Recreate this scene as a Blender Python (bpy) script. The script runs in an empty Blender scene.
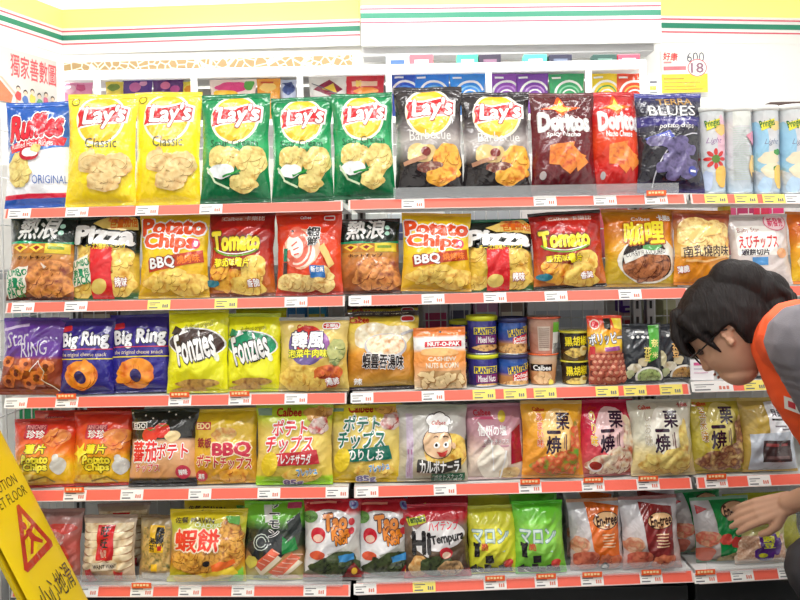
import bpy, bmesh, math, random
import numpy as np
from mathutils import Vector, Matrix, noise

SC = bpy.context.scene
COL = SC.collection
D, HC, FPX, ROLL, PPY = 2.12, 1.10, 800.0, 0.020, 250.0
cR, sR = math.cos(ROLL), math.sin(ROLL)

def W(px, py, Y):
    """photo pixel at depth Y -> (X, Z)"""
    dx, dy = px - 400.0, PPY - py
    a, b = dx * cR + dy * sR, -dx * sR + dy * cR
    d = (D + Y) / FPX
    return a * d, HC + b * d

def proj(X, Y, Z):
    d = (D + Y) / FPX
    a, b = X / d, (Z - HC) / d
    return 400 + a * cR - b * sR, PPY - (a * sR + b * cR)

# ------------------------------------------------------------------ materials
def lin(c):
    o = []
    for v in c[:3]:
        v = v / 255.0
        o.append(v / 12.92 if v <= 0.04045 else ((v + 0.055) / 1.055) ** 2.4)
    return (o[0], o[1], o[2], 1.0)

MATS = {}
RIM = {}

def film_group():
    g = bpy.data.node_groups.new('film_crinkle', 'ShaderNodeTree')
    g.interface.new_socket(name='Normal', in_out='OUTPUT', socket_type='NodeSocketVector')
    n, l = g.nodes, g.links
    tc = n.new('ShaderNodeTexCoord')
    n1 = n.new('ShaderNodeTexNoise'); n1.inputs['Scale'].default_value = 26; n1.inputs['Detail'].default_value = 2.5
    n1.inputs['Distortion'].default_value = 0.8
    n2 = n.new('ShaderNodeTexVoronoi'); n2.inputs['Scale'].default_value = 34
    n2.feature = 'SMOOTH_F1'
    mx = n.new('ShaderNodeMath'); mx.operation = 'MULTIPLY_ADD'; mx.inputs[1].default_value = 0.35
    bp = n.new('ShaderNodeBump'); bp.inputs['Strength'].default_value = 0.6; bp.inputs['Distance'].default_value = 0.009
    out = n.new('NodeGroupOutput')
    l.new(tc.outputs['Object'], n1.inputs['Vector']); l.new(tc.outputs['Object'], n2.inputs['Vector'])
    l.new(n2.outputs['Distance'], mx.inputs[0]); l.new(n1.outputs['Fac'], mx.inputs[2])
    l.new(mx.outputs[0], bp.inputs['Height']); l.new(bp.outputs[0], out.inputs[0])
    return g
FILM = film_group()

def newmat(name):
    m = bpy.data.materials.new(name); m.use_nodes = True
    return m, m.node_tree.nodes, m.node_tree.links, m.node_tree.nodes['Principled BSDF']

def addfilm(n, l, b):
    g = n.new('ShaderNodeGroup'); g.node_tree = FILM
    l.new(g.outputs[0], b.inputs['Normal']); l.new(g.outputs[0], b.inputs['Coat Normal'])
    b.inputs['Coat Weight'].default_value = .45; b.inputs['Coat Roughness'].default_value = .09

def film(c, rough=0.2, spec=0.5):
    """printed glossy film of one colour"""
    k = ('film', tuple(c), rough, spec)
    if k in MATS: return MATS[k]
    m, n, l, b = newmat('printed_film')
    b.inputs['Base Color'].default_value = lin(c)
    b.inputs['Roughness'].default_value = rough
    b.inputs['Specular IOR Level'].default_value = spec
    addfilm(n, l, b)
    MATS[k] = m
    return m

def ramp(*stops, const=False, rough=0.2, metal=0.0, horiz=False):
    """film printed in bands up the bag; stops are (height 0..1, colour)"""
    k = ('ramp', stops, const, rough, metal, horiz)
    if k in MATS: return MATS[k]
    m, n, l, b = newmat('banded_film')
    uv = n.new('ShaderNodeUVMap'); uv.uv_map = 'UVMap'
    sp = n.new('ShaderNodeSeparateXYZ')
    cr = n.new('ShaderNodeValToRGB'); cr.color_ramp.interpolation = 'CONSTANT' if const else 'LINEAR'
    e = cr.color_ramp.elements
    while len(e) > 1: e.remove(e[0])
    e[0].position = stops[0][0]; e[0].color = lin(stops[0][1])
    for p, c in stops[1:]:
        q = e.new(p); q.color = lin(c)
    l.new(uv.outputs[0], sp.inputs[0]); l.new(sp.outputs[0 if horiz else 1], cr.inputs[0])
    l.new(cr.outputs[0], b.inputs['Base Color'])
    b.inputs['Roughness'].default_value = rough; b.inputs['Metallic'].default_value = metal
    addfilm(n, l, b)
    MATS[k] = m
    return m

def food(c1, c2, c3, scale=60.0, stretch=1.0):
    """printed food photograph: a patchwork of three colours"""
    k = ('food', c1, c2, c3, scale, stretch)
    if k in MATS: return MATS[k]
    m, n, l, b = newmat('printed_food')
    tc = n.new('ShaderNodeTexCoord'); mp = n.new('ShaderNodeMapping')
    mp.inputs['Scale'].default_value = (scale, scale * 0.3, scale * stretch)
    v = n.new('ShaderNodeTexVoronoi'); v.inputs['Scale'].default_value = 1.0
    nz = n.new('ShaderNodeTexNoise'); nz.inputs['Scale'].default_value = 1.6; nz.inputs['Detail'].default_value = 3
    ad = n.new('ShaderNodeMath'); ad.operation = 'MULTIPLY_ADD'; ad.inputs[1].default_value = 0.75
    su = n.new('ShaderNodeMath'); su.operation = 'MULTIPLY'; su.inputs[1].default_value = 0.62
    cr = n.new('ShaderNodeValToRGB'); e = cr.color_ramp.elements
    e[0].position = 0.22; e[0].color = lin(c1); e[1].position = 0.78; e[1].color = lin(c3)
    q = e.new(0.5); q.color = lin(c2)
    l.new(tc.outputs['Object'], mp.inputs[0]); l.new(mp.outputs[0], v.inputs['Vector']); l.new(mp.outputs[0], nz.inputs['Vector'])
    l.new(v.outputs['Distance'], ad.inputs[0]); l.new(nz.outputs['Fac'], ad.inputs[2])
    l.new(ad.outputs[0], su.inputs[0]); l.new(su.outputs[0], cr.inputs[0]); l.new(cr.outputs[0], b.inputs['Base Color'])
    b.inputs['Roughness'].default_value = 0.3
    addfilm(n, l, b)
    RIM[m.name] = tuple(v * .86 for v in (c3 if sum(c3) < sum(c1) else c1))
    MATS[k] = m
    return m

def paint(name, c, rough=0.5, metal=0.0, bump=0.0, bscale=200.0, var=0.0, emit=0.0, alpha=1.0, trans=0.0):
    k = ('paint', name, tuple(c), rough, metal, bump, emit, alpha, trans)
    if k in MATS: return MATS[k]
    m, n, l, b = newmat(name)
    b.inputs['Base Color'].default_value = lin(c); b.inputs['Roughness'].default_value = rough; b.inputs['Metallic'].default_value = metal
    tc = n.new('ShaderNodeTexCoord'); nz = n.new('ShaderNodeTexNoise'); nz.inputs['Scale'].default_value = bscale
    l.new(tc.outputs['Object'], nz.inputs['Vector'])
    if bump:
        bp = n.new('ShaderNodeBump'); bp.inputs['Strength'].default_value = bump; bp.inputs['Distance'].default_value = 0.002
        l.new(nz.outputs['Fac'], bp.inputs['Height']); l.new(bp.outputs[0], b.inputs['Normal'])
    if var:
        hs = n.new('ShaderNodeHueSaturation'); mr = n.new('ShaderNodeMapRange')
        mr.inputs['To Min'].default_value = 1 - var; mr.inputs['To Max'].default_value = 1 + var
        hs.inputs['Color'].default_value = lin(c)
        l.new(nz.outputs['Fac'], mr.inputs['Value']); l.new(mr.outputs[0], hs.inputs['Value']); l.new(hs.outputs[0], b.inputs['Base Color'])
    if emit:
        b.inputs['Emission Color'].default_value = lin(c); b.inputs['Emission Strength'].default_value = emit
    if alpha < 1: b.inputs['Alpha'].default_value = alpha
    if trans: b.inputs['Transmission Weight'].default_value = trans
    MATS[k] = m
    return m

def as_mat(c):
    return c if isinstance(c, bpy.types.Material) else film(c)

# ------------------------------------------------------------------ objects
def tag(o, label=None, cat=None, group=None, kind=None):
    if label: o['label'] = label
    if cat: o['category'] = cat
    if group: o['group'] = group
    if kind: o['kind'] = kind
    return o

def empty(name, loc, label=None, cat=None, group=None, rot=(0, 0, 0)):
    o = bpy.data.objects.new(name, None); COL.objects.link(o)
    o.location = loc; o.rotation_euler = rot; o.empty_display_size = 0.05
    return tag(o, label, cat, group)

def mesh_obj(name, verts, faces, mats, parent=None, mi=None, smooth=False, uvs=None, loc=None):
    me = bpy.data.meshes.new(name)
    me.from_pydata([tuple(v) for v in verts], [], [tuple(f) for f in faces])
    if not isinstance(mats, (list, tuple)): mats = [mats]
    for m in mats: me.materials.append(m)
    if mi is not None: me.polygons.foreach_set('material_index', np.array(mi, dtype=np.int32))
    if smooth: me.polygons.foreach_set('use_smooth', np.ones(len(me.polygons), dtype=bool))
    if uvs is not None:
        ul = me.uv_layers.new(name='UVMap')
        vi = np.empty(len(me.loops), dtype=np.int32); me.loops.foreach_get('vertex_index', vi)
        ul.data.foreach_set('uv', np.asarray(uvs, dtype=np.float32)[vi].ravel())
    me.update()
    o = bpy.data.objects.new(name, me); COL.objects.link(o)
    if parent is not None: o.parent = parent
    if loc is not None: o.location = loc
    return o

class MB:
    """collects shapes into one mesh"""
    def __init__(s): s.v = []; s.f = []; s.m = []
    def add(s, v, f, m=0):
        k = len(s.v); s.v += [tuple(p) for p in v]; s.f += [tuple(i + k for i in q) for q in f]; s.m += [m] * len(f)
    def box(s, lo, hi, m=0, bev=0.0, mat=None):
        bm = bmesh.new(); bmesh.ops.create_cube(bm, size=1.0)
        for v in bm.verts: v.co = Vector([lo[i] + (v.co[i] + .5) * (hi[i] - lo[i]) for i in range(3)])
        if bev: bmesh.ops.bevel(bm, geom=bm.edges[:], offset=bev, segments=2, affect='EDGES', profile=0.5)
        if mat is not None: bm.transform(mat)
        bm.verts.index_update()
        s.add([v.co[:] for v in bm.verts], [[v.index for v in f.verts] for f in bm.faces], m); bm.free()
    def tube(s, pts, r, n=8, m=0, caps=True):
        pts = [Vector(p) for p in pts]; rs = r if isinstance(r, (list, tuple)) else [r] * len(pts)
        V = []; F = []
        up = None
        for i, p in enumerate(pts):
            t = (pts[min(i + 1, len(pts) - 1)] - pts[max(i - 1, 0)]).normalized()
            if up is None: up = Vector((0, 0, 1)) if abs(t.z) < .9 else Vector((1, 0, 0))
            a = t.cross(up).normalized(); b = a.cross(t).normalized(); up = b
            for k in range(n):
                w = 2 * math.pi * k / n
                V.append(p + (a * math.cos(w) + b * math.sin(w)) * rs[i])
        for i in range(len(pts) - 1):
            for k in range(n):
                F.append((i * n + k, i * n + (k + 1) % n, (i + 1) * n + (k + 1) % n, (i + 1) * n + k))
        if caps: F.append(tuple(range(n - 1, -1, -1))); F.append(tuple((len(pts) - 1) * n + k for k in range(n)))
        s.add(V, F, m)
    def lathe(s, prof, n=32, m=0, cap=True):
        V = []; F = []
        for r, z in prof:
            for k in range(n):
                w = 2 * math.pi * k / n; V.append((r * math.cos(w), r * math.sin(w), z))
        for i in range(len(prof) - 1):
            for k in range(n): F.append((i * n + k, i * n + (k + 1) % n, (i + 1) * n + (k + 1) % n, (i + 1) * n + k))
        if cap:
            F.append(tuple(range(n - 1, -1, -1))); F.append(tuple((len(prof) - 1) * n + k for k in range(n)))
        s.add(V, F, m)
    def quad(s, a, b, c, d, m=0): s.add([a, b, c, d], [(0, 1, 2, 3)], m)
    def build(s, name, mats, parent=None, smooth=False, loc=None):
        o = mesh_obj(name, s.v, s.f, mats, parent, s.m, smooth, loc=loc)
        return o

# ------------------------------------------------------------------ print: 2D shapes laid on a surface
TXT = {}
def text_mesh(s, bold, shear):
    k = (s, bold, shear)
    if k in TXT: return TXT[k]
    cu = bpy.data.curves.new('t', 'FONT'); cu.body = s; cu.dimensions = '2D'; cu.fill_mode = 'FRONT'
    cu.resolution_u = 2; cu.offset = bold; cu.shear = shear
    o = bpy.data.objects.new('t', cu); me = o.to_mesh()
    V = np.array([v.co[:2] for v in me.vertices]) if len(me.vertices) else np.zeros((0, 2))
    F = [tuple(p.vertices) for p in me.polygons]
    o.to_mesh_clear(); bpy.data.objects.remove(o); bpy.data.curves.remove(cu)
    TXT[k] = (V, F)
    return TXT[k]

def T(s, x0, y0, x1, y1, c, b=0.02, o=None, ow=0.06, sh=0.0, r=0.0): return ('T', s, x0, y0, x1, y1, c, b, o, ow, sh, r)
def R(x0, y0, x1, y1, c, r=0.0, rad=0.0): return ('R', x0, y0, x1, y1, c, r, rad)
def E(cx, cy, rx, ry, c, r=0.0): return ('E', cx, cy, rx, ry, c, r)
def B(cx, cy, rx, ry, c, seed=0, rough=0.18, r=0.0): return ('B', cx, cy, rx, ry, c, seed, rough, r)
def P(c, *p): return ('P', p, c)
def L(w, c, *p): return ('L', p, w, c)

def rot2(V, cx, cy, deg):
    if not deg: return V
    a = math.radians(-deg); V = np.asarray(V, float) - (cx, cy)
    return np.stack([V[:, 0] * math.cos(a) - V[:, 1] * math.sin(a) + cx, V[:, 0] * math.sin(a) + V[:, 1] * math.cos(a) + cy], 1)

def shapes_of(it):
    """item -> list of (verts in photo px, faces, colour)"""
    k = it[0]
    if k == 'T':
        _, s, x0, y0, x1, y1, c, b, o, ow, sh, r = it
        V, F = text_mesh(s, 0.0, sh)
        if not len(V): return []
        lo, hi = V.min(0), V.max(0); sp = np.maximum(hi - lo, 1e-6)
        out = []
        cjk = any(ord(ch) > 0x2e00 for ch in s)
        b = min(b, .03 if cjk else .055); ow = min(ow, .05)
        def fat(w, n, col):
            """the lettering thickened by w em: copies shifted round a ring, each a hair above the last"""
            px = lambda A: rot2(np.stack([x0 + (A[:, 0] - lo[0]) / sp[0] * (x1 - x0), y1 - (A[:, 1] - lo[1]) / sp[1] * (y1 - y0)], 1), (x0 + x1) / 2, (y0 + y1) / 2, r)
            return [(px(V + np.array([math.cos(6.2832 * t / n), math.sin(6.2832 * t / n)]) * w), F, col, t) for t in range(n)] + [(px(V), F, col, n)]
        if o is not None: out += fat(b * 1.15 + ow * 1.15, 8, o)
        out += fat(b, 4 if b < .045 else 6, c) if b > .012 else fat(0, 0, c)
        return out
    if k == 'R':
        _, x0, y0, x1, y1, c, r, rad = it
        if rad:
            pts = []
            for (ax, ay, a0) in ((x1 - rad, y0 + rad, -90), (x1 - rad, y1 - rad, 0), (x0 + rad, y1 - rad, 90), (x0 + rad, y0 + rad, 180)):
                for q in range(5):
                    w = math.radians(a0 + q * 22.5); pts.append((ax + rad * math.cos(w), ay + rad * math.sin(w)))
        else: pts = [(x0, y0), (x1, y0), (x1, y1), (x0, y1)]
        return [(rot2(np.array(pts, float), (x0 + x1) / 2, (y0 + y1) / 2, r), [tuple(range(len(pts)))], c)]
    if k == 'E' or k == 'B':
        if k == 'E': _, cx, cy, rx, ry, c, r = it; sd = None
        else: _, cx, cy, rx, ry, c, sd, rg, r = it
        n = 28; pts = []
        for q in range(n):
            w = 2 * math.pi * q / n
            f = 1.0 if sd is None else 1 + rg * 2 * noise.noise((math.cos(w) * 1.3 + sd * 7.1, math.sin(w) * 1.3 + 3.3, sd * 1.7))
            pts.append((cx + rx * f * math.cos(w), cy + ry * f * math.sin(w)))
        out = [(rot2(np.array(pts), cx, cy, r), [tuple(range(n))], c)]
        if k == 'B' and isinstance(c, bpy.types.Material) and c.name.startswith('printed_food') and min(rx, ry) > 6 and max(rx, ry) > 8:
            rr = random.Random(int(cx * 13 + cy * 7 + (sd or 0))); q2 = RIM.get(c.name, (150, 110, 60))
            m = 9 if rx * ry > 160 else 6
            for t in range(m):
                a = rr.uniform(0, 6.28); f = rr.uniform(.25, .72); ps = min(rx, ry) * rr.uniform(.34, .5)
                px, py = cx + math.cos(a) * rx * f, cy + math.sin(a) * ry * f; ro = rr.uniform(0, 180)
                pp = []
                for w in range(14):
                    w = 2 * math.pi * w / 14; e = 1 + .3 * noise.noise((math.cos(w) + t * 3.1, math.sin(w), cx * .3))
                    pp.append((px + ps * 1.25 * e * math.cos(w), py + ps * .8 * e * math.sin(w)))
                pp = rot2(np.array(pp), px, py, ro)
                out.append((pp + np.array([.35, .5]), [tuple(range(14))], q2)); out.append((pp, [tuple(range(14))], c))
        return out
    if k == 'P':
        return [(np.array(it[1], float), [tuple(range(len(it[1])))], it[2])]
    if k == 'L':
        _, pts, w, c = it; pts = np.array(pts, float); t = np.gradient(pts, axis=0)
        t /= np.maximum(np.linalg.norm(t, axis=1, keepdims=True), 1e-9); nr = np.stack([-t[:, 1], t[:, 0]], 1) * w / 2
        V = np.concatenate([pts + nr, pts - nr]); n = len(pts)
        return [(V, [(i, i + 1, n + i + 1, n + i) for i in range(n - 1)], c)]

def arc(cx, cy, rx, ry, a0, a1, n=12):
    return [(cx + rx * math.cos(math.radians(a0 + (a1 - a0) * i / (n - 1))), cy - ry * math.sin(math.radians(a0 + (a1 - a0) * i / (n - 1)))) for i in range(n)]

class Surf:
    """front surface sampled on a (v, u) grid, with print laid on it"""
    def __init__(s, G):
        s.G = G; s.nv, s.nu = G.shape[0] - 1, G.shape[1] - 1
        du = np.gradient(G, axis=1); dv = np.gradient(G, axis=0)
        N = np.cross(du, dv); N /= np.maximum(np.linalg.norm(N, axis=2, keepdims=True), 1e-9)
        N[N[..., 1] > 0] *= -1; N[np.linalg.norm(N, axis=2) < .5] = (0, -1, 0)
        s.N = N; s.v = []; s.f = []; s.c = []; s.uv = []; s.nn = []
    def at(s, A, U, V):
        x = np.clip(U, 0, 1) * s.nu; y = np.clip(V, 0, 1) * s.nv
        i = np.minimum(x.astype(int), s.nu - 1); j = np.minimum(y.astype(int), s.nv - 1)
        a = (x - i)[:, None]; b = (y - j)[:, None]
        p00, p10, p01, p11 = A[j, i], A[j, i + 1], A[j + 1, i], A[j + 1, i + 1]
        return np.where(a >= b, p00 + (p10 - p00) * a + (p11 - p10) * b, p00 + (p11 - p01) * a + (p01 - p00) * b)
    def lay(s, UV, F, c, off, lim):
        bm = bmesh.new(); vs = [bm.verts.new((u, v, 0)) for u, v in UV]
        for f in F:
            try: bm.faces.new([vs[i] for i in f])
            except ValueError: pass
        if any(len(f) > 4 for f in F): bmesh.ops.triangulate(bm, faces=bm.faces[:])
        lo, hi = UV.min(0), UV.max(0)
        def cut(ax, val, side=0):
            co = [0, 0, 0]; co[ax] = val; no = [0, 0, 0]; no[ax] = 1
            bmesh.ops.bisect_plane(bm, geom=bm.verts[:] + bm.edges[:] + bm.faces[:], dist=1e-7, plane_co=co, plane_no=no, clear_outer=side > 0, clear_inner=side < 0)
        for ax in (0, 1):
            if lo[ax] < lim[ax][0]: cut(ax, lim[ax][0], -1)
            if hi[ax] > lim[ax][1]: cut(ax, lim[ax][1], 1)
            n = (s.nu, s.nv)[ax]
            for q in range(int(max(lo[ax], 0) * n) + 1, int(math.ceil(min(hi[ax], 1) * n))): cut(ax, q / n)
        if not bm.faces: bm.free(); return
        dg = [v.co.x * s.nu - v.co.y * s.nv for v in bm.verts]; nd = math.hypot(s.nu, s.nv)
        for q in range(int(math.floor(min(dg))) + 1, int(math.ceil(max(dg)))):
            bmesh.ops.bisect_plane(bm, geom=bm.verts[:] + bm.edges[:] + bm.faces[:], dist=1e-7, plane_co=(q / s.nu, 0, 0), plane_no=(s.nu / nd, -s.nv / nd, 0))
        bm.verts.index_update()
        uv = np.array([v.co[:2] for v in bm.verts])
        p = s.at(s.G, uv[:, 0], uv[:, 1]); nn = s.at(s.N, uv[:, 0], uv[:, 1])
        p = p + nn * off; k = len(s.v)
        s.v += p.tolist(); s.uv += uv.tolist(); s.nn += nn.tolist()
        for f in bm.faces:
            if f.calc_area() < 1e-9: continue
            q = [v.index for v in f.verts]; f.normal_update()
            if f.normal.z < 0: q.reverse()
            s.f.append([i + k for i in q]); s.c.append(c)
        bm.free()
    def prints(s, items, box, lim=((0.008, 0.992), (0.04, 0.96)), off0=0.0005, step=0.00013):
        x0, x1, yt, yb = box; n = 0
        for it in items:
            for sh_ in shapes_of(it):
                V, F, c = sh_[:3]; minor = sh_[3] if len(sh_) > 3 else 0
                if minor: n -= 1
                UV = np.stack([(V[:, 0] - x0) / (x1 - x0), (yb - V[:, 1]) / (yb - yt)], 1)
                s.lay(UV, F, c, off0 + step * n + 1.2e-5 * minor, lim); n += 1
    def build(s, name, base, parent, back=None):
        """base grid + back + prints in one mesh"""
        nv, nu = s.nv + 1, s.nu + 1
        V = s.G.reshape(-1, 3).tolist(); uv = [(i / (nu - 1), j / (nv - 1)) for j in range(nv) for i in range(nu)]
        F = []
        for j in range(nv - 1):
            for i in range(nu - 1):
                a = j * nu + i; F += [(a, a + 1, a + nu + 1), (a, a + nu + 1, a + nu)]
        if back is not None:
            k = len(V); V += back.reshape(-1, 3).tolist(); uv += uv[:nv * nu]
            F += [(k + j * nu + i + 1, k + j * nu + i, k + (j + 1) * nu + i, k + (j + 1) * nu + i + 1) for j in range(nv - 1) for i in range(nu - 1)]
        mats = [base]; mi = [0] * len(F)
        NN = s.N.reshape(-1, 3).tolist()
        if back is not None:
            bn = np.cross(np.gradient(back, axis=0), np.gradient(back, axis=1)); bn /= np.maximum(np.linalg.norm(bn, axis=2, keepdims=True), 1e-9)
            bn[np.linalg.norm(bn, axis=2) < .5] = (0, 1, 0); bn[bn[..., 1] < 0] *= -1
            NN += bn.reshape(-1, 3).tolist()
        NN += s.nn
        k = len(V); V += s.v; uv += s.uv
        idx = {}
        for f, c in zip(s.f, s.c):
            m = as_mat(c)
            if m.name not in idx: idx[m.name] = len(mats); mats.append(m)
            F.append([i + k for i in f]); mi.append(idx[m.name])
        o = mesh_obj(name, V, F, mats, parent, mi, True, uv)
        o.data.normals_split_custom_set_from_vertices(NN)
        return o

# ------------------------------------------------------------------ shelves (photo px of the top of each price rail at its two ends)
BAYX = {'A': (6, 345), 'B': (350, 688), 'C': (692, 795)}
TOPS = {'A': [(209, 201), (303, 296), (398, 393), (491, 487), (586, 585)],
        'B': [(200, 194), (296, 288), (393, 384), (487, 478), (584, 571)],
        'C': [(194, 194), (288, 286), (382, 379), (478, 474), (573, 567)]}
def shelf_line(bay, row):
    xa, xb = BAYX[bay]; ya, yb = TOPS[bay][row - 1]
    A = W(xa, ya, 0); Bp = W(xb, yb, 0)
    return A, Bp
def bay_of(X):
    return 'A' if X < W(347.5, 300, 0)[0] else ('B' if X < W(690, 300, 0)[0] else 'C')
def shelf_z(row, X):
    A, Bp = shelf_line(bay_of(X), row)
    return A[1] + (Bp[1] - A[1]) * (X - A[0]) / (Bp[0] - A[0])
def shelf_px(row, x):
    bay = 'A' if x < 347.5 else ('B' if x < 690 else 'C')
    xa, xb = BAYX[bay]; ya, yb = TOPS[bay][row - 1]
    return ya + (yb - ya) * (x - xa) / (xb - xa)

ORD = {1: 'top', 2: 'second', 3: 'third', 4: 'fourth', 5: 'bottom'}
NEAR = []   # (row, px centre, short name) for the tickets' labels

def frame(x0, x1, yt, row, Y0, lean, zbase=None):
    """foot point, width and height of a thing whose outline spans these photo px"""
    xc = (x0 + x1) / 2
    zb = None; H = 0.2; l = math.radians(lean)
    for _ in range(5):
        Ym = Y0 + H * math.sin(l) * 0.5
        Xc = W(xc, (yt + (shelf_px(row, xc) if zbase is None else yt + 60)) / 2, Ym)[0]
        zb = shelf_z(row, Xc) if zbase is None else zbase
        Zt = W(xc, yt, Y0 + H * math.sin(l))[1]
        H = (Zt - zb) / math.cos(l)
    wd = (x1 - x0) * (D + Y0 + H * math.sin(l) * 0.4) / FPX
    yb = proj(Xc, Y0, zb)[1]
    return Xc, zb, wd, H, yb

def bag(name, label, x0, x1, yt, row, base, items, depth=0.066, lean=8, Y0=None, dy=0.0, seed=None, seal=None, seal_b=None, roll=0.0, yaw=0.0,
        group=None, pinch=0.065, st=0.045, sb=0.04, teeth=False, wr=1.0, short=None, cat='snack bag', zbase=None, nu=30, nv=40, full=1.0, ref=None):
    seed = (x0 * 1.37 + yt * 0.77) if seed is None else seed
    if Y0 is None: Y0 = 0.020
    Y0 += dy
    Xc, zb, wd, H, yb = frame(x0, x1, yt, row, Y0, lean, zbase)
    tl = 0.0
    if zbase is None:
        A_, B_ = shelf_line(bay_of(Xc), row); tl = math.atan2(B_[1] - A_[1], B_[0] - A_[0])
        lift = abs(math.sin(math.radians(roll))) * wd / 2 + 0.0022; zb += lift; H -= lift
        for e_ in (-1, 1):
            if bay_of(Xc + e_ * wd / 2) != bay_of(Xc): zb = max(zb, shelf_z(row, Xc + e_ * wd / 2) + .0022)
    else: zb += .002
    root = empty(name, (Xc, Y0, zb), label, cat, group, (-math.radians(lean), math.radians(roll) - tl, math.radians(yaw)))
    if not group: root['group'] = 'packs on the far rack' if zbase is not None else 'bags on the %s shelf' % ORD[row]
    nz = noise.noise
    G = np.zeros((nv + 1, nu + 1, 3)); K = np.zeros_like(G)
    for j in range(nv + 1):
        v = j / nv; s = min(max((v - sb) / (1 - sb - st), 0), 1)
        prof = max(math.sin(math.pi * min(1, s ** 0.88)), 0) ** 0.55
        hw = wd / 2 * (1 - pinch * math.sin(math.pi * s))
        fold = math.exp(-s / 0.13) + math.exp(-(1 - s) / 0.13)
        for i in range(nu + 1):
            u = i / nu; t = 2 * u - 1
            edge = max(1 - abs(t) ** 2.6, 0) ** 0.75
            w1 = nz((u * 9 + seed, v * 1.6, seed * .31)); w2 = nz((u * 3.2 + seed, v * 4.1, 5.3 + seed)); w3 = nz((u * 5 - v * 5 + seed, v * 2.5 + u, 9.1))
            rid = (1 - abs(w3) * 2.2)
            d = depth * 0.5 * full * prof * edge
            m = edge ** 0.6 * min(1, prof * 1.3)
            wrk = wr * (0.0075 * w1 * fold + 0.006 * w2 + 0.0045 * max(rid, 0)) * m
            wob = 0.006 * wr * nz((u * 2.6 + seed, v * 0.8, 2.2)) * (1.2 - prof * .6)
            x = t * hw + 0.0025 * nz((v * 6 + seed, t, 1.1)) * abs(t)
            z = v * H - 0.004 * abs(nz((u * 2 + seed, 7.7, v))) * v
            G[j, i] = (x, wob - d - wrk, z)
            b2 = depth * 0.38 * prof * edge
            K[j, i] = (x, wob + max(b2 + 0.004 * w1 * m, 0), z)
    S = Surf(G)
    S.prints(items, ref or (x0, x1, yt, yb), ((0.008, 0.992), (sb * .6, 1 - st * .6)))
    S.build('pouch', base if isinstance(base, bpy.types.Material) else film(base), root, K)
    # crimped seals
    def sealer(nm, va, vb, c):
        n = nu * 2; rows = 6; V = []; F = []
        for q in range(rows):
            v = va + (vb - va) * q / (rows - 1)
            for side in (0, 1):
                for i in range(n + 1):
                    u = i / n
                    p = S.at(G, np.array([u]), np.array([min(max(v, 0), 1)]))[0]
                    yb_ = -0.0012 - 0.0006 * (q % 2)
                    z = p[2] + (((0.0016 if i % 2 else 0) if teeth else 0) if ((q == rows - 1 and vb > .5) or (q == 0 and vb < .5)) else 0) * (1 if vb > .5 else -0.4)
                    V.append((p[0], p[1] + (yb_ if side == 0 else 0.0022), z))
        m = n + 1
        for q in range(rows - 1):
            for i in range(n):
                a = q * 2 * m + i
                F.append((a, a + 1, a + 2 * m + 1, a + 2 * m)); a += m
                F.append((a + 1, a, a + 2 * m, a + 2 * m + 1))
        for i in range(n):
            a = (rows - 1) * 2 * m + i; F.append((a, a + 1, a + m + 1, a + m))
        mesh_obj(nm, V, F, as_mat(c), root)
    sc_ = seal if seal is not None else base
    sb_ = seal_b if seal_b is not None else sc_
    if isinstance(sc_, bpy.types.Material) and seal is None: sc_ = (200, 180, 120)
    if isinstance(sb_, bpy.types.Material) and seal_b is None: sb_ = (200, 180, 120)
    sealer('top_seal', 1 - st, 1.0, sc_); sealer('bottom_seal', 0.0, sb, sb_)
    if short: NEAR.append((row, (x0 + x1) / 2, short))
    root['_h'] = H
    return root

def dup(root, dx, dy, dz, label, group=None, rz=0.0, ry=0.0):
    """another of the same thing, with copies of its parts"""
    r = root.copy(); COL.objects.link(r); r.location = root.location + Vector((dx, dy, dz)); r['label'] = label
    r.rotation_euler[2] += math.radians(rz); r.rotation_euler[1] += math.radians(ry)
    if group: r['group'] = group
    for c in list(root.children):
        q = c.copy(); COL.objects.link(q); q.parent = r
        for g in c.children:
            h = g.copy(); COL.objects.link(h); h.parent = q
    return r

def round_pack(name, label, x0, x1, yt, row, base, items, Y0=0.06, parts=(), taper=(1, 1), cat='can', group=None, zbase=None, short=None, prof=None, yaw=0.0, nu=26, nv=24, yb_px=None):
    """a tin, tube or cup of round section; items are printed on its front; taper = radius factors foot, top"""
    Xc, zb, wd, H, yb = frame(x0, x1, yt, row, Y0, 0, zbase)
    Rr = wd / 2
    if zbase is None: zb += .03 * Rr + .0006
    root = empty(name, (Xc, Y0, zb), label, cat, group, (0, 0, math.radians(yaw)))
    G = np.zeros((nv + 1, nu + 1, 3)); K = np.zeros_like(G)
    for j in range(nv + 1):
        v = j / nv; rr = Rr * (taper[0] + (taper[1] - taper[0]) * v)
        for i in range(nu + 1):
            t = max(-1, min(1, 2 * i / nu - 1)); y = math.sqrt(max(1 - t * t, 0)) * rr
            G[j, i] = (t * rr, -y, v * H); K[j, i] = (t * rr, y, v * H)
    S = Surf(G); S.prints(items, (x0, x1, yt, yb), ((0.02, 0.98), (0.0, 1.0)), 0.0003, 0.0001)
    o = S.build('body', base if isinstance(base, bpy.types.Material) else film(base), root, K)
    for nm, pr, c in parts:
        m = MB(); m.lathe([(r * Rr, z * H) for r, z in pr], 36)
        b = m.build(nm, as_mat(c), root, True)
    if short: NEAR.append((row, (x0 + x1) / 2, short))
    root['_h'] = H
    return root
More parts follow.
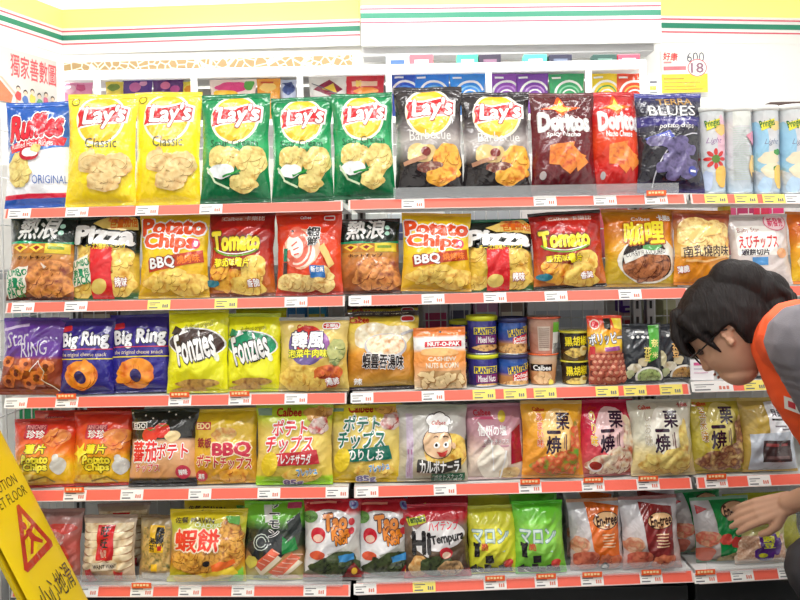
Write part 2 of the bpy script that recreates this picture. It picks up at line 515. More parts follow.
# ================================================================== goods, row by row (design coordinates are photo px)
WH, BK = (250, 248, 246), (28, 24, 27)
RED, ORG, YEL, GRN = (214, 26, 34), (245, 120, 20), (252, 222, 20), (0, 136, 74)
CHIP = food((222, 196, 104), (240, 222, 140), (206, 164, 74), 55)
CHIPG = food((236, 190, 70), (248, 216, 110), (214, 150, 44), 55)
CHIPP = food((230, 190, 120), (240, 212, 150), (206, 158, 92), 40)
CHIPO = food((240, 158, 40), (250, 190, 70), (214, 106, 24), 50)
NACHO = food((226, 96, 34), (240, 140, 50), (190, 58, 26), 60)
STEAK = food((186, 92, 44), (232, 156, 84), (130, 52, 34), 45)
FRIES = food((232, 190, 96), (250, 224, 150), (200, 140, 60), 70)
NUTS = food((196, 134, 70), (232, 184, 116), (130, 76, 40), 120)
SEAW = food((38, 50, 36), (72, 86, 46), (20, 26, 22), 60)
CRACK = food((214, 138, 44), (240, 180, 80), (160, 84, 24), 90)
RICE = food((226, 196, 148), (244, 228, 196), (196, 150, 96), 60, 2.5)
PASTA = food((230, 196, 130), (248, 236, 200), (196, 120, 60), 60)
VEG = food((90, 150, 60), (220, 60, 40), (240, 200, 90), 60)

# ---- top row -------------------------------------------------------------
bag('chip_bag', 'blue and white rippled potato chip bag with red lettering, at the wire end panel', 9, 77, 102, 1, ramp((0, (32, 82, 168)), (.075, (32, 82, 168)), (.08, (214, 30, 60)), (.115, (214, 30, 60)), (.12, (246, 246, 250)), (.52, (246, 246, 250)), (.58, (28, 92, 180)), (1, (24, 84, 172))), [
    P((60, 120, 200), (10, 160), (16, 150), (40, 146), (76, 140), (76, 150), (40, 156), (14, 166)),
    P((218, 30, 44), (14, 148), (30, 144), (60, 140), (72, 142), (70, 150), (62, 150), (40, 152), (16, 156)),
    T("Ruffled Have Ridges", 17, 145, 60, 153, WH, 0.0, r=3),
    T("Ruffles", 14, 117, 68, 141, (232, 30, 50), .05, WH, .07, .25, r=5),
    T("Ruffles", 14, 117, 68, 141, (232, 30, 50), .035, (150, 10, 40), .03, .25, r=5),
    B(24, 168, 10, 13, CHIP, 3), B(26, 178, 11, 11, CHIP, 5), E(36, 158, 10, 7, (190, 30, 50)), E(37, 157, 8, 4.5, (250, 250, 250)), B(43, 153, 5, 4, CHIP, 8),
    T("ORIGINAL", 40, 180, 72, 188, (40, 90, 170), .01)], seal=(40, 96, 190), seal_b=(36, 82, 170), lean=9, roll=-1.5, dy=.03, short='blue rippled chip bag', yaw=4)

def lays(extra):
    return [E(103, 122, 25.5, 26.5, (255, 250, 225)), E(103, 122, 23, 24, (250, 190, 40)), E(104, 124, 16, 17, (252, 214, 70)), B(100, 112, 14, 8, (255, 226, 110), 4, .1),
            P(WH, (80, 109), (98, 110), (118, 106), (132, 110), (131, 126), (118, 127), (100, 128), (82, 131)),
            P((206, 26, 36), (82, 111), (98, 112), (118, 108), (130, 112), (129, 124), (117, 125), (100, 126), (84, 129)),
            P((206, 26, 36), (82, 111), (79, 116), (81, 122), (79, 130), (88, 127)),
            T("Lay's", 85, 108, 128, 131, WH, .035, (150, 16, 26), .03, .18, r=3)] + extra
LREF = (67, 138, 94, 206)
classic = [E(76, 103, 4.5, 4, (120, 110, 20)), E(76, 103, 3.5, 3, (250, 220, 30)), T("Classic", 89, 141, 122, 151, (70, 74, 60), -.01),
           B(97, 166, 15, 11, CHIPP, 2), B(120, 170, 15, 13, CHIPP, 7), B(108, 184, 16, 8, CHIPP, 4), L(.6, (200, 160, 90), *arc(97, 166, 10, 6, 20, 160)), L(.6, (200, 160, 90), *arc(120, 170, 10, 7, 20, 160))]
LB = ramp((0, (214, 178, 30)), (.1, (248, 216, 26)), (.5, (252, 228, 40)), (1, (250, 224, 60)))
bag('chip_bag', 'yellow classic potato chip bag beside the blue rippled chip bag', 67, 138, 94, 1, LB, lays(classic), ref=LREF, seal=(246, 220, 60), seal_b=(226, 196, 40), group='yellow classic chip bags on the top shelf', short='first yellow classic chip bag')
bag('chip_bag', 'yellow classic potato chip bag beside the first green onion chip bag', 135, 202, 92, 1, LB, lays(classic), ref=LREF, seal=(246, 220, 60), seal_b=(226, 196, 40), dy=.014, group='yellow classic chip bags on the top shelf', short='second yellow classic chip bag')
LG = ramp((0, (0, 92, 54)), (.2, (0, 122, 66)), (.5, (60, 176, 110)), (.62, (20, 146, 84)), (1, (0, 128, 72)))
sour = [T("Sour Cream", 78, 144, 128, 151, (20, 84, 54), 0), T("& Onion", 90, 151, 118, 158, (20, 84, 54), 0), B(93, 163, 17, 12, CHIP, 2), B(121, 168, 15, 16, CHIP, 7), B(90, 176, 13, 7, (236, 240, 240), 3, .1), L(2, (210, 230, 190), (76, 172), (84, 186), (98, 192)), L(2, (40, 150, 60), (92, 181), (104, 178), (110, 176)), B(112, 187, 14, 9, CHIP, 9)]
for i, (a, b, y, lb, ro) in enumerate([(201, 271, 94, 'green onion potato chip bag standing beside the yellow classic bags', 0), (272, 334, 97, 'green onion potato chip bag between two other green chip bags', -.5), (333, 395, 93, 'green onion potato chip bag beside the first black barbecue bag', -1)]):
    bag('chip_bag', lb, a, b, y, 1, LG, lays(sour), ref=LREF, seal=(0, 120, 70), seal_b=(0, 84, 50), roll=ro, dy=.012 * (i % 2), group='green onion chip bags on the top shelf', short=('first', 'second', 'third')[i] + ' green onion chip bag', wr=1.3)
LK = ramp((0, (30, 26, 28)), (.3, (44, 38, 40)), (.5, (190, 182, 178)), (.6, (120, 112, 112)), (.75, (46, 38, 40)), (1, (40, 34, 36)))
bbq = [T("Barbecue", 82, 141, 126, 151, (240, 236, 232), .0), B(94, 164, 15, 10, (226, 196, 130), 2), B(122, 172, 14, 17, CHIPO, 7), L(4, (190, 140, 110), (76, 174), (100, 168)), E(99, 163, 5, 4.5, (120, 30, 24)), B(103, 178, 13, 5, food((150, 70, 50), (110, 50, 40), (200, 170, 150), 90), 5), B(112, 187, 14, 8, CHIPO, 9)]
for i, (a, b, y, lb) in enumerate([(394, 463, 87, 'black barbecue potato chip bag beside the green onion chip bags'), (461, 531, 92, 'black barbecue potato chip bag beside the maroon tortilla chip bag')]):
    bag('chip_bag', lb, a, b, y, 1, LK, lays(bbq), ref=LREF, seal=(44, 38, 42), seal_b=(34, 30, 34), dy=.012 * i, group='black barbecue chip bags on the top shelf', short=('first', 'second')[i] + ' black barbecue chip bag', wr=1.5)
def dorito(sub, c, tri):
    return [P((250, 90, 20), (538, 112), (552, 108), (558, 96), (564, 108), (580, 110), (566, 114), (560, 120), (553, 113)), P((255, 214, 80), (548, 111), (556, 108), (559, 101), (562, 109), (570, 111), (560, 115)),
            T("Doritos", 536, 117, 588, 134, c, .045, o=WH, ow=.02), T("Doritos", 536, 117, 588, 134, WH, .03), T(sub, 543, 136, 578, 142, WH, .02, sh=.15),
            P(tri, (546, 150), (572, 146), (562, 170), (545, 168)), P(tri, (560, 152), (584, 160), (566, 178), (556, 170)), P(tri, (566, 146), (586, 166), (574, 176)), E(539, 179, 3, 4, (180, 170, 170))]
bag('tortilla_chip_bag', 'maroon tortilla chip bag beside the second black barbecue bag', 529, 594, 93, 1, ramp((0, (70, 14, 24)), (.3, (104, 14, 26)), (.7, (96, 20, 30)), (1, (84, 30, 34))), dorito("Spicy Nacho", (60, 10, 20), NACHO), ref=(529, 594, 93, 197), seal=(96, 40, 44), seal_b=(60, 20, 30), roll=.8, short='maroon tortilla chip bag', wr=1.3)
bag('tortilla_chip_bag', 'bright red tortilla chip bag beside the dark blue potato chip bag', 587, 641, 92, 1, ramp((0, (150, 16, 20)), (.25, (206, 28, 22)), (.5, (226, 70, 28)), (.7, (196, 26, 24)), (1, (176, 30, 34))), dorito("Nacho Cheese", (140, 10, 20), NACHO), ref=(524, 590, 93, 197), seal=(190, 40, 46), seal_b=(140, 20, 26), roll=-.5, dy=.014, short='red tortilla chip bag', wr=1.3)
bag('chip_bag', 'dark blue and black potato chip bag beside the white chip tubes', 634, 701, 94, 1, ramp((0, (62, 54, 112)), (.06, (40, 34, 70)), (.12, (30, 28, 40)), (.55, (30, 28, 38)), (.64, (40, 36, 60)), (.66, (52, 44, 120)), (.73, (48, 42, 112)), (.76, (34, 32, 46)), (.9, (40, 38, 66)), (1, (54, 54, 120))), [
    T("TERRA", 655, 100, 690, 107, (170, 130, 70), .02), T("BLUES", 645, 108, 693, 119, (238, 236, 232), .012), T("made from genuine blue potatoes", 648, 122, 694, 125, (180, 170, 220), 0),
    T("potato chips", 654, 127, 690, 134, (232, 230, 228), .0, sh=.25), L(1.2, (200, 200, 210), *arc(700, 190, 52, 54, 180, 96)), P((70, 80, 170), (640, 142), (664, 135), (668, 142), (646, 151)), T("CRISPY BLUE", 644, 140, 664, 145, WH, 0, r=16),
] + [B(650 + (k * 37 % 40), 146 + (k * 23 % 38), 8, 6, food((74, 64, 110), (108, 98, 146), (50, 42, 84), 50), k) for k in range(12)] + [E(687, 175, 5, 5, (60, 70, 160)), R(684, 174, 690, 176, WH)],
    seal=(64, 66, 140), seal_b=(52, 46, 100), roll=1.5, short='dark blue chip bag', wr=1.4)

def tube(lab, a, b, kind, short, yt=109):
    x, w = a, (b - a)
    if kind == 'pink':
        it = [B(a + w * .8, 140, 6, 22, (236, 190, 206), 2), B(a + w * .72, 132, 6, 6, (246, 200, 120), 3), T("Light", a + 5, 140, a + 20, 147, (150, 110, 160), .0, sh=.4)] + \
             [E(a + w * .5 + 7 * math.cos(q * .785), 161 + 7 * math.sin(q * .785), 3.6, 1.9, (206, 50, 50), -45 * q) for q in range(8)] + [E(a + w * .5, 161, 4, 4, (90, 130, 50)), B(a + w * .7, 178, 6, 10, (246, 196, 90), 5), B(a + w * .2, 182, 5, 10, (190, 206, 236), 8)]
    elif kind == 'back':
        it = [R(a + 5, 113, b - 4, 128, (222, 226, 220))] + [R(a + 5, 130 + q * 2.2, b - 5 - (q * 5 % 6), 131 + q * 2.2, (196, 208, 204)) for q in range(24)] + [P((230, 150, 170), (a + 16, 138), (b - 1, 132), (b - 1, 150)), B(b - 4, 168, 4, 12, (244, 206, 130), 3), R(b - 5, 174, b - 1, 184, (90, 90, 90))]
    else:
        it = [B(a + w * .15, 150, 8, 26, (150, 198, 226), 2), B(a + w * .7, 128, 7, 5, (246, 214, 140), 3), T("Light", a + 8, 141, a + 22, 148, (120, 130, 160), 0, sh=.4), B(a + w * .5, 160, 9, 7, (232, 220, 190), 6), B(a + w * .55, 172, 9, 7, (236, 226, 196), 7),
              B(a + w * .75, 154, 4, 3, (70, 150, 70), 9), B(a + w * .72, 170, 4, 3, (70, 140, 70), 11), B(a + w * .8, 178, 5, 11, (246, 206, 100), 5), B(a + w * .3, 186, 6, 8, (180, 210, 236), 8)]
    if kind != 'back':
        it += [P((236, 226, 60), (a + 5, 125), (a + 18, 121), (a + 17, 128), (a + 6, 133)), T("Pringles", a + 5, 122, a + 18, 131, (40, 110, 50), .03, r=12)]
    round_pack('chip_tube', lab, a, b, yt, 1, ramp((0, (176, 196, 212)), (.3, (206, 212, 218)), (.8, (212, 212, 214)), (1, (196, 204, 206))), it, .055,
               [('foot_rim', [(1.0, 0), (1.03, .002), (1.03, .02), (1.0, .024)], paint('tin_rim', (190, 196, 200), .3, .9)), ('lid', [(1.0, .945), (1.04, .948), (1.04, .992), (.98, 1.004), (.9, 1.0)], paint('frosted_lid', (226, 228, 224), .35))],
               cat='chip tube', group='chip tubes on the top shelf', short=short)
tube('white chip tube with red and yellow fruit picture, beside the dark blue chip bag', 697, 724, 'pink', 'chip tube with red flower print')
tube('white chip tube turned round so its pale small print faces out', 724, 751, 'back', 'turned chip tube')
tube('white and blue chip tube beside the turned round one', 751, 778, 'blue', 'first blue chip tube', 108)
tube('white and blue chip tube, second from the turned round one', 778, 806, 'blue', 'second blue chip tube', 107)

# ---- second row ----------------------------------------------------------
def heat(jumbo):
    it = [P((20, 150, 100), (8, 244), (30, 243), (56, 246), (76, 243), (76, 249), (8, 249)), R(8, 246, 80, 256, (190, 120, 40)),
          P((246, 206, 60), (16, 250), (24, 246), (32, 250), (24, 255)), P((246, 206, 60), (33, 250), (41, 246), (49, 250), (41, 255)), P((140, 30, 20), (20, 250), (24, 248), (28, 250), (24, 253)), P((140, 30, 20), (37, 250), (41, 248), (45, 250), (41, 253)),
          R(50, 246, 73, 256, (226, 200, 50)), R(53, 249, 68, 252, (120, 150, 40)), T("熱浪", 20, 217, 60, 241, WH, .05, (10, 40, 30), .05, .15), E(63, 228, 2.5, 2.5, (190, 240, 220)), E(63, 235, 2.5, 2.5, (190, 240, 220)),
          T("ホットチップ", 21, 258, 58, 262, (60, 20, 16), .02), B(52, 272, 20, 10, STEAK, 3), B(58, 288, 18, 11, STEAK, 6), B(40, 284, 12, 12, STEAK, 9), P((244, 226, 210), (48, 265), (53, 268), (50, 270))]
    if jumbo:
        it += [P((232, 226, 214), (11, 274), (33, 268), (31, 293), (13, 300)), T("JUMBO", 12, 272, 32, 280, (20, 140, 90), .03, r=6), T("激量包", 14, 280, 30, 289, (20, 140, 90), .05, r=6), T("PACK", 14, 289, 30, 297, (20, 140, 90), .03, r=6)]
    return it
HB = ramp((0, (110, 50, 24)), (.1, (170, 90, 40)), (.45, (190, 120, 60)), (.52, (200, 140, 60)), (.61, (16, 120, 84)), (.68, (10, 40, 32)), (.85, (14, 24, 24)), (1, (20, 40, 34)))
bag('chip_bag', 'large black and brown steak chip bag with white brush lettering, at the wire end panel', 8, 76, 216, 2, HB, heat(1), seal=(16, 60, 46), seal_b=(90, 40, 26), roll=1, short='large black steak chip bag', wr=1.2)
def pizza(jumbo):
    it = [R(96, 246, 117, 300, (214, 36, 40)), B(84, 256, 11, 10, CHIPG, 2), B(124, 262, 14, 12, CHIPG, 5), B(86, 290, 14, 8, CHIPG, 7), B(126, 284, 13, 12, CHIPG, 9), R(96, 250, 117, 300, (218, 34, 40)), E(104, 287, 8, 6.5, (232, 206, 110), 20),
          P((240, 206, 110), (96, 226), (112, 219), (132, 216), (138, 222), (139, 232), (122, 233), (106, 231)), B(122, 222, 12, 4, VEG, 4), T("巨量加倍", 114, 221, 138, 230, (230, 110, 30), .05, r=5),
          T("Pizza", 80, 229, 136, 246, WH, .06, (20, 26, 24), .05, r=-2), T("チーズ2種類トッピング", 90, 246, 130, 252, (244, 216, 60), .02), T("辣味", 120, 279, 131, 288, WH, .04, (160, 30, 30), .05)]
    if jumbo:
        it += [P((236, 232, 216), (75, 263), (94, 257), (97, 282), (78, 288)), T("JUMBO", 76, 262, 95, 270, (20, 140, 90), .03, r=10), T("激量包", 78, 270, 95, 278, (20, 140, 90), .05, r=10), T("PACK", 79, 278, 96, 285, (20, 140, 90), .03, r=10)]
    return it
PB = ramp((0, (60, 120, 60)), (.06, (70, 110, 50)), (.12, (226, 190, 70)), (.48, (220, 180, 60)), (.55, (30, 60, 50)), (.62, (22, 24, 24)), (.86, (26, 30, 28)), (1, (30, 50, 40)))
bag('chip_bag', 'large black and yellow pizza chip bag with torn white size badge', 75, 142, 216, 2, PB, pizza(1), seal=(40, 50, 44), seal_b=(60, 110, 60), dy=.012, short='large pizza chip bag')
def pota(c1=(236, 80, 30)):
    return [T("Potato", 144, 219, 206, 236, c1, .10, WH, .07), T("Chips", 146, 236, 198, 254, c1, .10, WH, .07, r=-2), E(199, 246, 4, 5, (230, 70, 110)), E(199, 246, 2, 3, WH),
            P((190, 60, 24), (150, 262), (206, 252), (207, 264), (152, 274)), T("BBQ", 153, 259, 178, 271, WH, .03, (120, 30, 20), .05, r=7), T("燒烤味", 181, 257, 203, 265, (245, 130, 40), .03, r=8),
            B(165, 284, 20, 9, CHIPG, 3), B(192, 286, 20, 10, CHIPG, 7), B(178, 278, 16, 7, CHIPG, 9)]
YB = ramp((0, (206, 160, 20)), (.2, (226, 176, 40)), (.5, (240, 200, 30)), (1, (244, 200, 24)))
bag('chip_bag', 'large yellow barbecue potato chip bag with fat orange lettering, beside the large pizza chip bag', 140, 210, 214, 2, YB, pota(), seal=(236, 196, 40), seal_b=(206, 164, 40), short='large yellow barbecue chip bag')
def toma():
    return [B(225, 228, 12, 9, (190, 30, 26), 3), B(252, 226, 14, 9, (200, 40, 30), 5), B(238, 244, 16, 6, (206, 60, 36), 8), R(222, 217, 266, 222, (210, 120, 100)), T("Calbee 卡樂比", 224, 217, 266, 222, WH, .0),
            T("Tomato", 213, 234, 262, 252, (250, 230, 50), .06, (110, 50, 20), .07), L(1.6, (120, 170, 50), *arc(238, 244, 26, 14, 200, 330)), L(1.0, WH, *arc(238, 243, 26, 13, 220, 320)),
            B(232, 282, 18, 12, CHIPO, 2), B(256, 272, 12, 14, CHIPG, 5), B(222, 272, 10, 9, CHIPO, 8), B(250, 286, 18, 8, CHIPG, 4), T("蕃茄味薯片", 218, 261, 252, 269, (250, 230, 40), .04, (110, 40, 20), .05),
            T("香脆", 250, 280, 261, 287, WH, .03, (170, 30, 30), .05, r=5), E(216, 284, 7, 3.4, (40, 120, 140))]
TB = ramp((0, (190, 110, 40)), (.2, (200, 100, 40)), (.4, (180, 50, 30)), (.8, (176, 28, 26)), (1, (150, 30, 24)))
bag('chip_bag', 'large red tomato chip bag with yellow lettering, beside the shrimp cracker bag', 208, 276, 212, 2, TB, toma(), seal=(130, 44, 36), seal_b=(120, 60, 40), dy=.012, short='large tomato chip bag')
bag('shrimp_cracker_bag', 'orange red cracker bag with a big curled shrimp picture', 276, 343, 211, 2, ramp((0, (200, 60, 30)), (.5, (236, 74, 36)), (1, (222, 52, 30))), [
    B(302, 250, 19, 21, (250, 196, 160), 3, .1), B(302, 250, 16, 18, (255, 240, 226), 4, .1), L(9, (236, 112, 90), *arc(298, 250, 11, 15, 75, -130, 18)), L(2, (255, 220, 204), *arc(298, 250, 12.5, 16, 60, -110, 16)), L(5, (236, 112, 90), (294, 262), (290, 258), (288, 252)), E(296, 234, 7, 5.5, (236, 112, 90), 25), E(293, 233, 1.2, 1.2, BK),
    L(1, (220, 60, 50), (291, 236), (284, 244), (286, 256)), L(1, (220, 60, 50), (291, 231), (286, 224), (298, 221), (310, 224)), L(1.2, (230, 90, 70), (298, 244), (292, 248)), L(1.2, (230, 90, 70), (300, 250), (294, 252)), L(1.2, (230, 90, 70), (300, 256), (295, 257)),
    T("Calbee", 301, 217, 312, 220, WH, .02), R(325, 217, 336, 222, WH, rad=1.5), R(326, 218, 335, 221, (200, 40, 40)), T("蝦", 309, 229, 322, 241, BK, .05, WH, .04), T("鮮", 309, 239, 320, 247, BK, .03, WH, .04), R(284, 250, 288, 263, (20, 120, 90)), R(284, 264, 288, 288, (60, 40, 40)),
    B(300, 284, 22, 9, FRIES, 2), B(324, 280, 12, 12, FRIES, 4), P((240, 200, 120), (321, 250), (326, 246), (335, 266), (330, 270)), R(312, 268, 326, 279, (40, 110, 180)), T("新包裝", 313, 269, 325, 274, WH, .02)],
    seal=(220, 90, 60), seal_b=(170, 50, 40), short='shrimp cracker bag')
bag('chip_bag', 'small black and brown steak chip bag beside the shrimp cracker bag', 337, 401, 219, 2, HB, heat(0), ref=(10, 76, 216, 303), seal=(60, 30, 30), seal_b=(90, 40, 26), dy=.02, short='small black steak chip bag')
bag('chip_bag', 'small yellow barbecue potato chip bag leaning beside the small pizza chip bag', 400, 470, 213, 2, YB, pota() , ref=(141, 209, 208, 301), seal=(230, 180, 50), seal_b=(200, 150, 40), roll=2, short='small yellow barbecue chip bag')
bag('chip_bag', 'small black and yellow pizza chip bag beside the small tomato chip bag', 466, 534, 219, 2, PB, pizza(0), ref=(78, 142, 212, 300), seal=(30, 110, 80), seal_b=(50, 110, 60), dy=.012, short='small pizza chip bag')
bag('chip_bag', 'small red tomato chip bag with yellow lettering, beside the curry chip bag', 532, 605, 211, 2, TB, toma(), ref=(206, 276, 210, 298), seal=(40, 30, 30), seal_b=(40, 34, 34), roll=-2, short='small tomato chip bag')
bag('chip_bag', 'orange and olive curry chip bag with a black pan of stew', 602, 675, 209, 2, ramp((0, (190, 160, 40)), (.3, (206, 170, 40)), (.55, (226, 150, 30)), (.8, (226, 120, 24)), (1, (200, 150, 30))), [
    B(644, 262, 31, 24, (230, 226, 214), 3, .06), B(643, 263, 27, 20, (40, 26, 24), 4, .06), B(643, 268, 25, 15, food((150, 90, 56), (190, 120, 76), (90, 40, 30), 90), 5, .06), P((230, 228, 220), (617, 258), (642, 250), (665, 252), (666, 258), (642, 257), (620, 266)), T("CURRY FLAVOURED", 620, 253, 662, 258, BK, .01, r=5), B(648, 250, 10, 3, (90, 160, 90), 5),
    T("咖哩", 620, 224, 661, 247, (246, 228, 50), .06, (170, 90, 20), .06, .1, r=3), T("Calbee", 629, 219, 648, 223, WH, .01), T("卡樂B", 655, 217, 669, 223, WH, .05, r=3)],
    seal=(200, 130, 50), seal_b=(170, 130, 50), dy=.014, roll=1, short='curry chip bag')
bag('chip_bag', 'orange fries snack bag with its top seal folded over, beside the woman', 671, 729, 210, 2, ramp((0, (226, 140, 40)), (.35, (230, 150, 40)), (.45, (240, 190, 90)), (.9, (150, 60, 50)), (1, (190, 110, 50))), [
    B(700, 236, 27, 17, FRIES, 2)] + [P((240, 200, 120), (676 + k * 7, 246 - k * 2), (680 + k * 7, 240 - k * 2), (704 + k * 5, 224 + k * 2), (703 + k * 5, 229 + k * 2)) for k in range(4)] + [
    R(676, 249, 726, 259, (244, 214, 150)), T("南乳燒肉味", 678, 248, 724, 259, (60, 40, 40), .02, r=3), L(2, (240, 190, 120), (680, 263), (700, 264), (722, 258)), T("薄脆", 674, 268, 684, 275, WH, .03, (180, 40, 30), .05, r=10)],
    seal=(196, 110, 40), seal_b=(200, 120, 40), roll=2, short='folded fries snack bag')
bag('snack_bag', 'white shrimp chip bag with a pink round stamp above the woman', 728, 790, 214, 2, ramp((0, (216, 204, 200)), (1, (222, 216, 214))), [
    R(733, 227, 773, 257, (248, 246, 240), rad=2), T("Baby Star", 735, 229, 756, 235, (150, 60, 50), .01), T("えびチップス", 735, 237, 774, 250, (206, 40, 50), .04), T("蝦餅切片", 736, 251, 764, 257, (40, 30, 50), .03), R(746, 259, 762, 267, (70, 140, 200)), E(775, 223, 12, 9.5, (226, 110, 140)), E(775, 223, 11, 8.5, (244, 214, 220)), T("新發売", 767, 219, 783, 228, (214, 60, 100), .04), E(778, 255, 6, 5, (236, 170, 120))],
    seal=(200, 194, 192), seal_b=(200, 190, 186), dy=.01, short='white shrimp chip bag')
bag('snack_bag', 'orange snack bag beside the white shrimp chip bag, cut by the picture edge', 788, 850, 211, 2, ramp((0, (226, 190, 40)), (.45, (240, 170, 40)), (.7, (236, 120, 30)), (1, (232, 120, 30))), [E(812, 236, 12, 12, WH), T("ガーリック", 796, 222, 844, 234, (190, 30, 30), .04), B(818, 262, 24, 22, FRIES, 3)], seal=(220, 130, 50), dy=.02, short='orange snack bag')

# ---- third row -----------------------------------------------------------
bag('snack_bag', 'shiny purple cheese ring bag with a clear lower half, at the wire end panel', 1, 66, 317, 3, ramp((0, (110, 40, 30)), (.12, (140, 60, 30)), (.45, (150, 60, 30)), (.5, (90, 44, 140)), (1, (104, 60, 160))), [
    T("Star", 8, 331, 32, 347, (196, 190, 206), .0, sh=.2, r=12), T("RING", 25, 342, 50, 357, (196, 190, 206), .0, sh=.1, r=8), R(3, 326, 30, 329, (200, 180, 220), 10)] +
    [B(12 + (k * 29 % 48), 363 + (k * 17 % 22), 7, 6, food((206, 100, 40), (230, 130, 60), (150, 60, 30), 60), k) for k in range(10)] + [E(12 + (k * 29 % 48), 363 + (k * 17 % 22), 2.6, 2.2, (110, 44, 26)) for k in range(10)] + [L(1, (226, 220, 214), (36, 372), (44, 362), (50, 372), (46, 380), (58, 388), (62, 392))],
    seal=(90, 60, 150), seal_b=(120, 50, 40), roll=1, wr=1.7, short='shiny purple cheese ring bag', sb=.09)
def ring(k):
    return [R(64, 325, 74, 331, (206, 40, 50), 8, 1.5), T("Big Ring", 65, 332, 111, 350, (240, 240, 244), .04, (20, 16, 60), .04, r=3), R(62, 349, 116, 350, (206, 60, 90)), T("the original cheese snack", 65, 353, 110, 358, (240, 220, 190), .01), R(62, 359, 116, 360, (240, 220, 60)),
            B(86, 376, 16, 15, food((240, 130, 30), (250, 160, 50), (214, 96, 20), 30), k, .06), E(86, 378, 5, 6.5, (40, 30, 96), 20)]
RB = ramp((0, (40, 34, 120)), (.4, (44, 38, 140)), (.7, (56, 40, 140)), (1, (48, 36, 120)))
bag('snack_bag', 'dark blue cheese ring bag beside the shiny purple ring bag', 61, 115, 318, 3, RB, ring(3), ref=(62, 115, 317, 396), seal=(60, 50, 140), seal_b=(44, 36, 110), group='dark blue cheese ring bags', roll=-.5, short='first dark blue cheese ring bag')
bag('snack_bag', 'dark blue cheese ring bag beside the yellow stick bag with brown badge', 111, 173, 314, 3, RB, ring(5), ref=(60, 115, 316, 396), seal=(60, 50, 140), seal_b=(44, 36, 110), group='dark blue cheese ring bags', dy=.013, roll=-1, short='second dark blue cheese ring bag')
def fonz(c, dx=0):
    return [B(197, 344, 27, 17, WH, 3, .12, -6), B(197, 344, 25.5, 15.5, c, 3, .12, -6), P(WH, (174, 331), (186, 328), (190, 332), (178, 337)), P(c, (172, 334), (176, 326), (184, 330), (180, 336)), T("Fonzies", 177, 332, 216, 361, WH, .032, (30, 24, 20), .03, .15, r=16), E(219, 358, 2.4, 4.5, (244, 250, 220), 15),
            T("gli sfiziosi originali", 186, 323, 214, 330, (120, 110, 40), 0, r=8), B(198, 384, 20, 5, food((180, 130, 60), (210, 170, 90), (130, 80, 40), 60), 3), B(192, 390, 16, 3, food((180, 130, 60), (210, 170, 90), (130, 80, 40), 60), 6)]
FB = ramp((0, (222, 218, 30)), (.3, (240, 238, 40)), (1, (240, 236, 30)))
bag('snack_bag', 'bright yellow corn stick bag with a dark brown name badge', 168, 228, 310, 3, FB, fonz((66, 46, 40)), seal=(206, 200, 30), seal_b=(190, 186, 40), teeth=True, short='yellow stick bag with brown badge', pinch=.02)
fg = bag('snack_bag', 'bright yellow corn stick bag with a green name badge', 227, 281, 313, 3, FB, fonz((10, 140, 96)), ref=(170, 229, 309, 395), seal=(190, 206, 60), seal_b=(190, 196, 60), teeth=True, dy=.01, short='yellow stick bag with green badge', pinch=.02)
dup(fg, .004, .075, .012, 'corn stick bag standing behind the yellow one with green badge', rz=-4)
bag('chip_bag', 'pale gold chip bag with white lettering on a purple circle', 278, 349, 317, 3, ramp((0, (196, 170, 90)), (.3, (222, 190, 90)), (.7, (232, 206, 120)), (1, (226, 196, 110))), [
    E(308, 346, 20, 20, (110, 90, 150)), E(308, 340, 17, 14, (226, 60, 50)), E(320, 346, 12, 14, (150, 90, 160)), T("韓風", 292, 332, 326, 349, WH, .04, (60, 50, 90), .06), T("泡菜牛肉味", 288, 350, 330, 358, (246, 236, 60), .05, (90, 110, 50), .05), T("Calbee", 297, 325, 314, 330, (190, 40, 40), .03), R(323, 323, 341, 330, WH, rad=3), R(324, 324, 340, 329, (200, 30, 40), rad=2), T("卡樂B", 325, 324.5, 339, 328.5, WH, .03),
    B(300, 378, 22, 14, CHIPG, 3), B(330, 376, 14, 10, food((200, 60, 40), (226, 120, 50), (150, 30, 20), 60), 5), B(310, 384, 20, 7, CHIPG, 8), B(338, 352, 8, 12, food((150, 170, 90), (190, 190, 120), (100, 120, 60), 50), 7), T("薄脆", 328, 377, 340, 384, WH, .03, (190, 30, 30), .06, r=8)],
    seal=(190, 190, 190), seal_b=(170, 150, 90), yaw=-4, short='pale gold chip bag')
sp = bag('chip_bag', 'gold soup flavour chip bag with a ladle of dumplings and brush lettering', 346, 421, 311, 3, ramp((0, (150, 130, 50)), (.1, (200, 150, 60)), (.25, (200, 130, 40)), (.45, (226, 150, 50)), (.6, (240, 206, 110)), (.9, (246, 216, 70)), (.94, (60, 40, 30)), (1, (60, 40, 30))), [
    B(384, 338, 30, 15, food((236, 220, 180), (250, 240, 214), (214, 180, 120), 40), 2), E(386, 347, 22, 13, (200, 196, 200)), E(386, 346, 20, 11, food((240, 200, 150), (250, 230, 200), (220, 150, 90), 70)), L(2.4, (190, 186, 190), (402, 336), (420, 330)),
    T("蝦雲吞湯味", 362, 355, 404, 369, (40, 26, 24), .03, WH, .03, r=-4), T("Calbee", 351, 317, 370, 323, (200, 40, 30), .03, r=-2), R(402, 317, 416, 323, WH, rad=3), R(403, 318, 415, 322, (200, 30, 40), rad=2), T("Chips & Crispies", 356, 311, 410, 315, (246, 236, 200), .02), T("辣", 354, 378, 362, 384, WH, .02), R(347, 387, 420, 390, (50, 36, 40))],
    seal=(56, 40, 36), seal_b=(60, 46, 50), teeth=True, dy=.012, yaw=3, short='gold soup chip bag', st=.05)
dup(sp, .002, .085, .016, 'gold chip bag behind the soup flavour one, dark seal showing above it', rz=2)
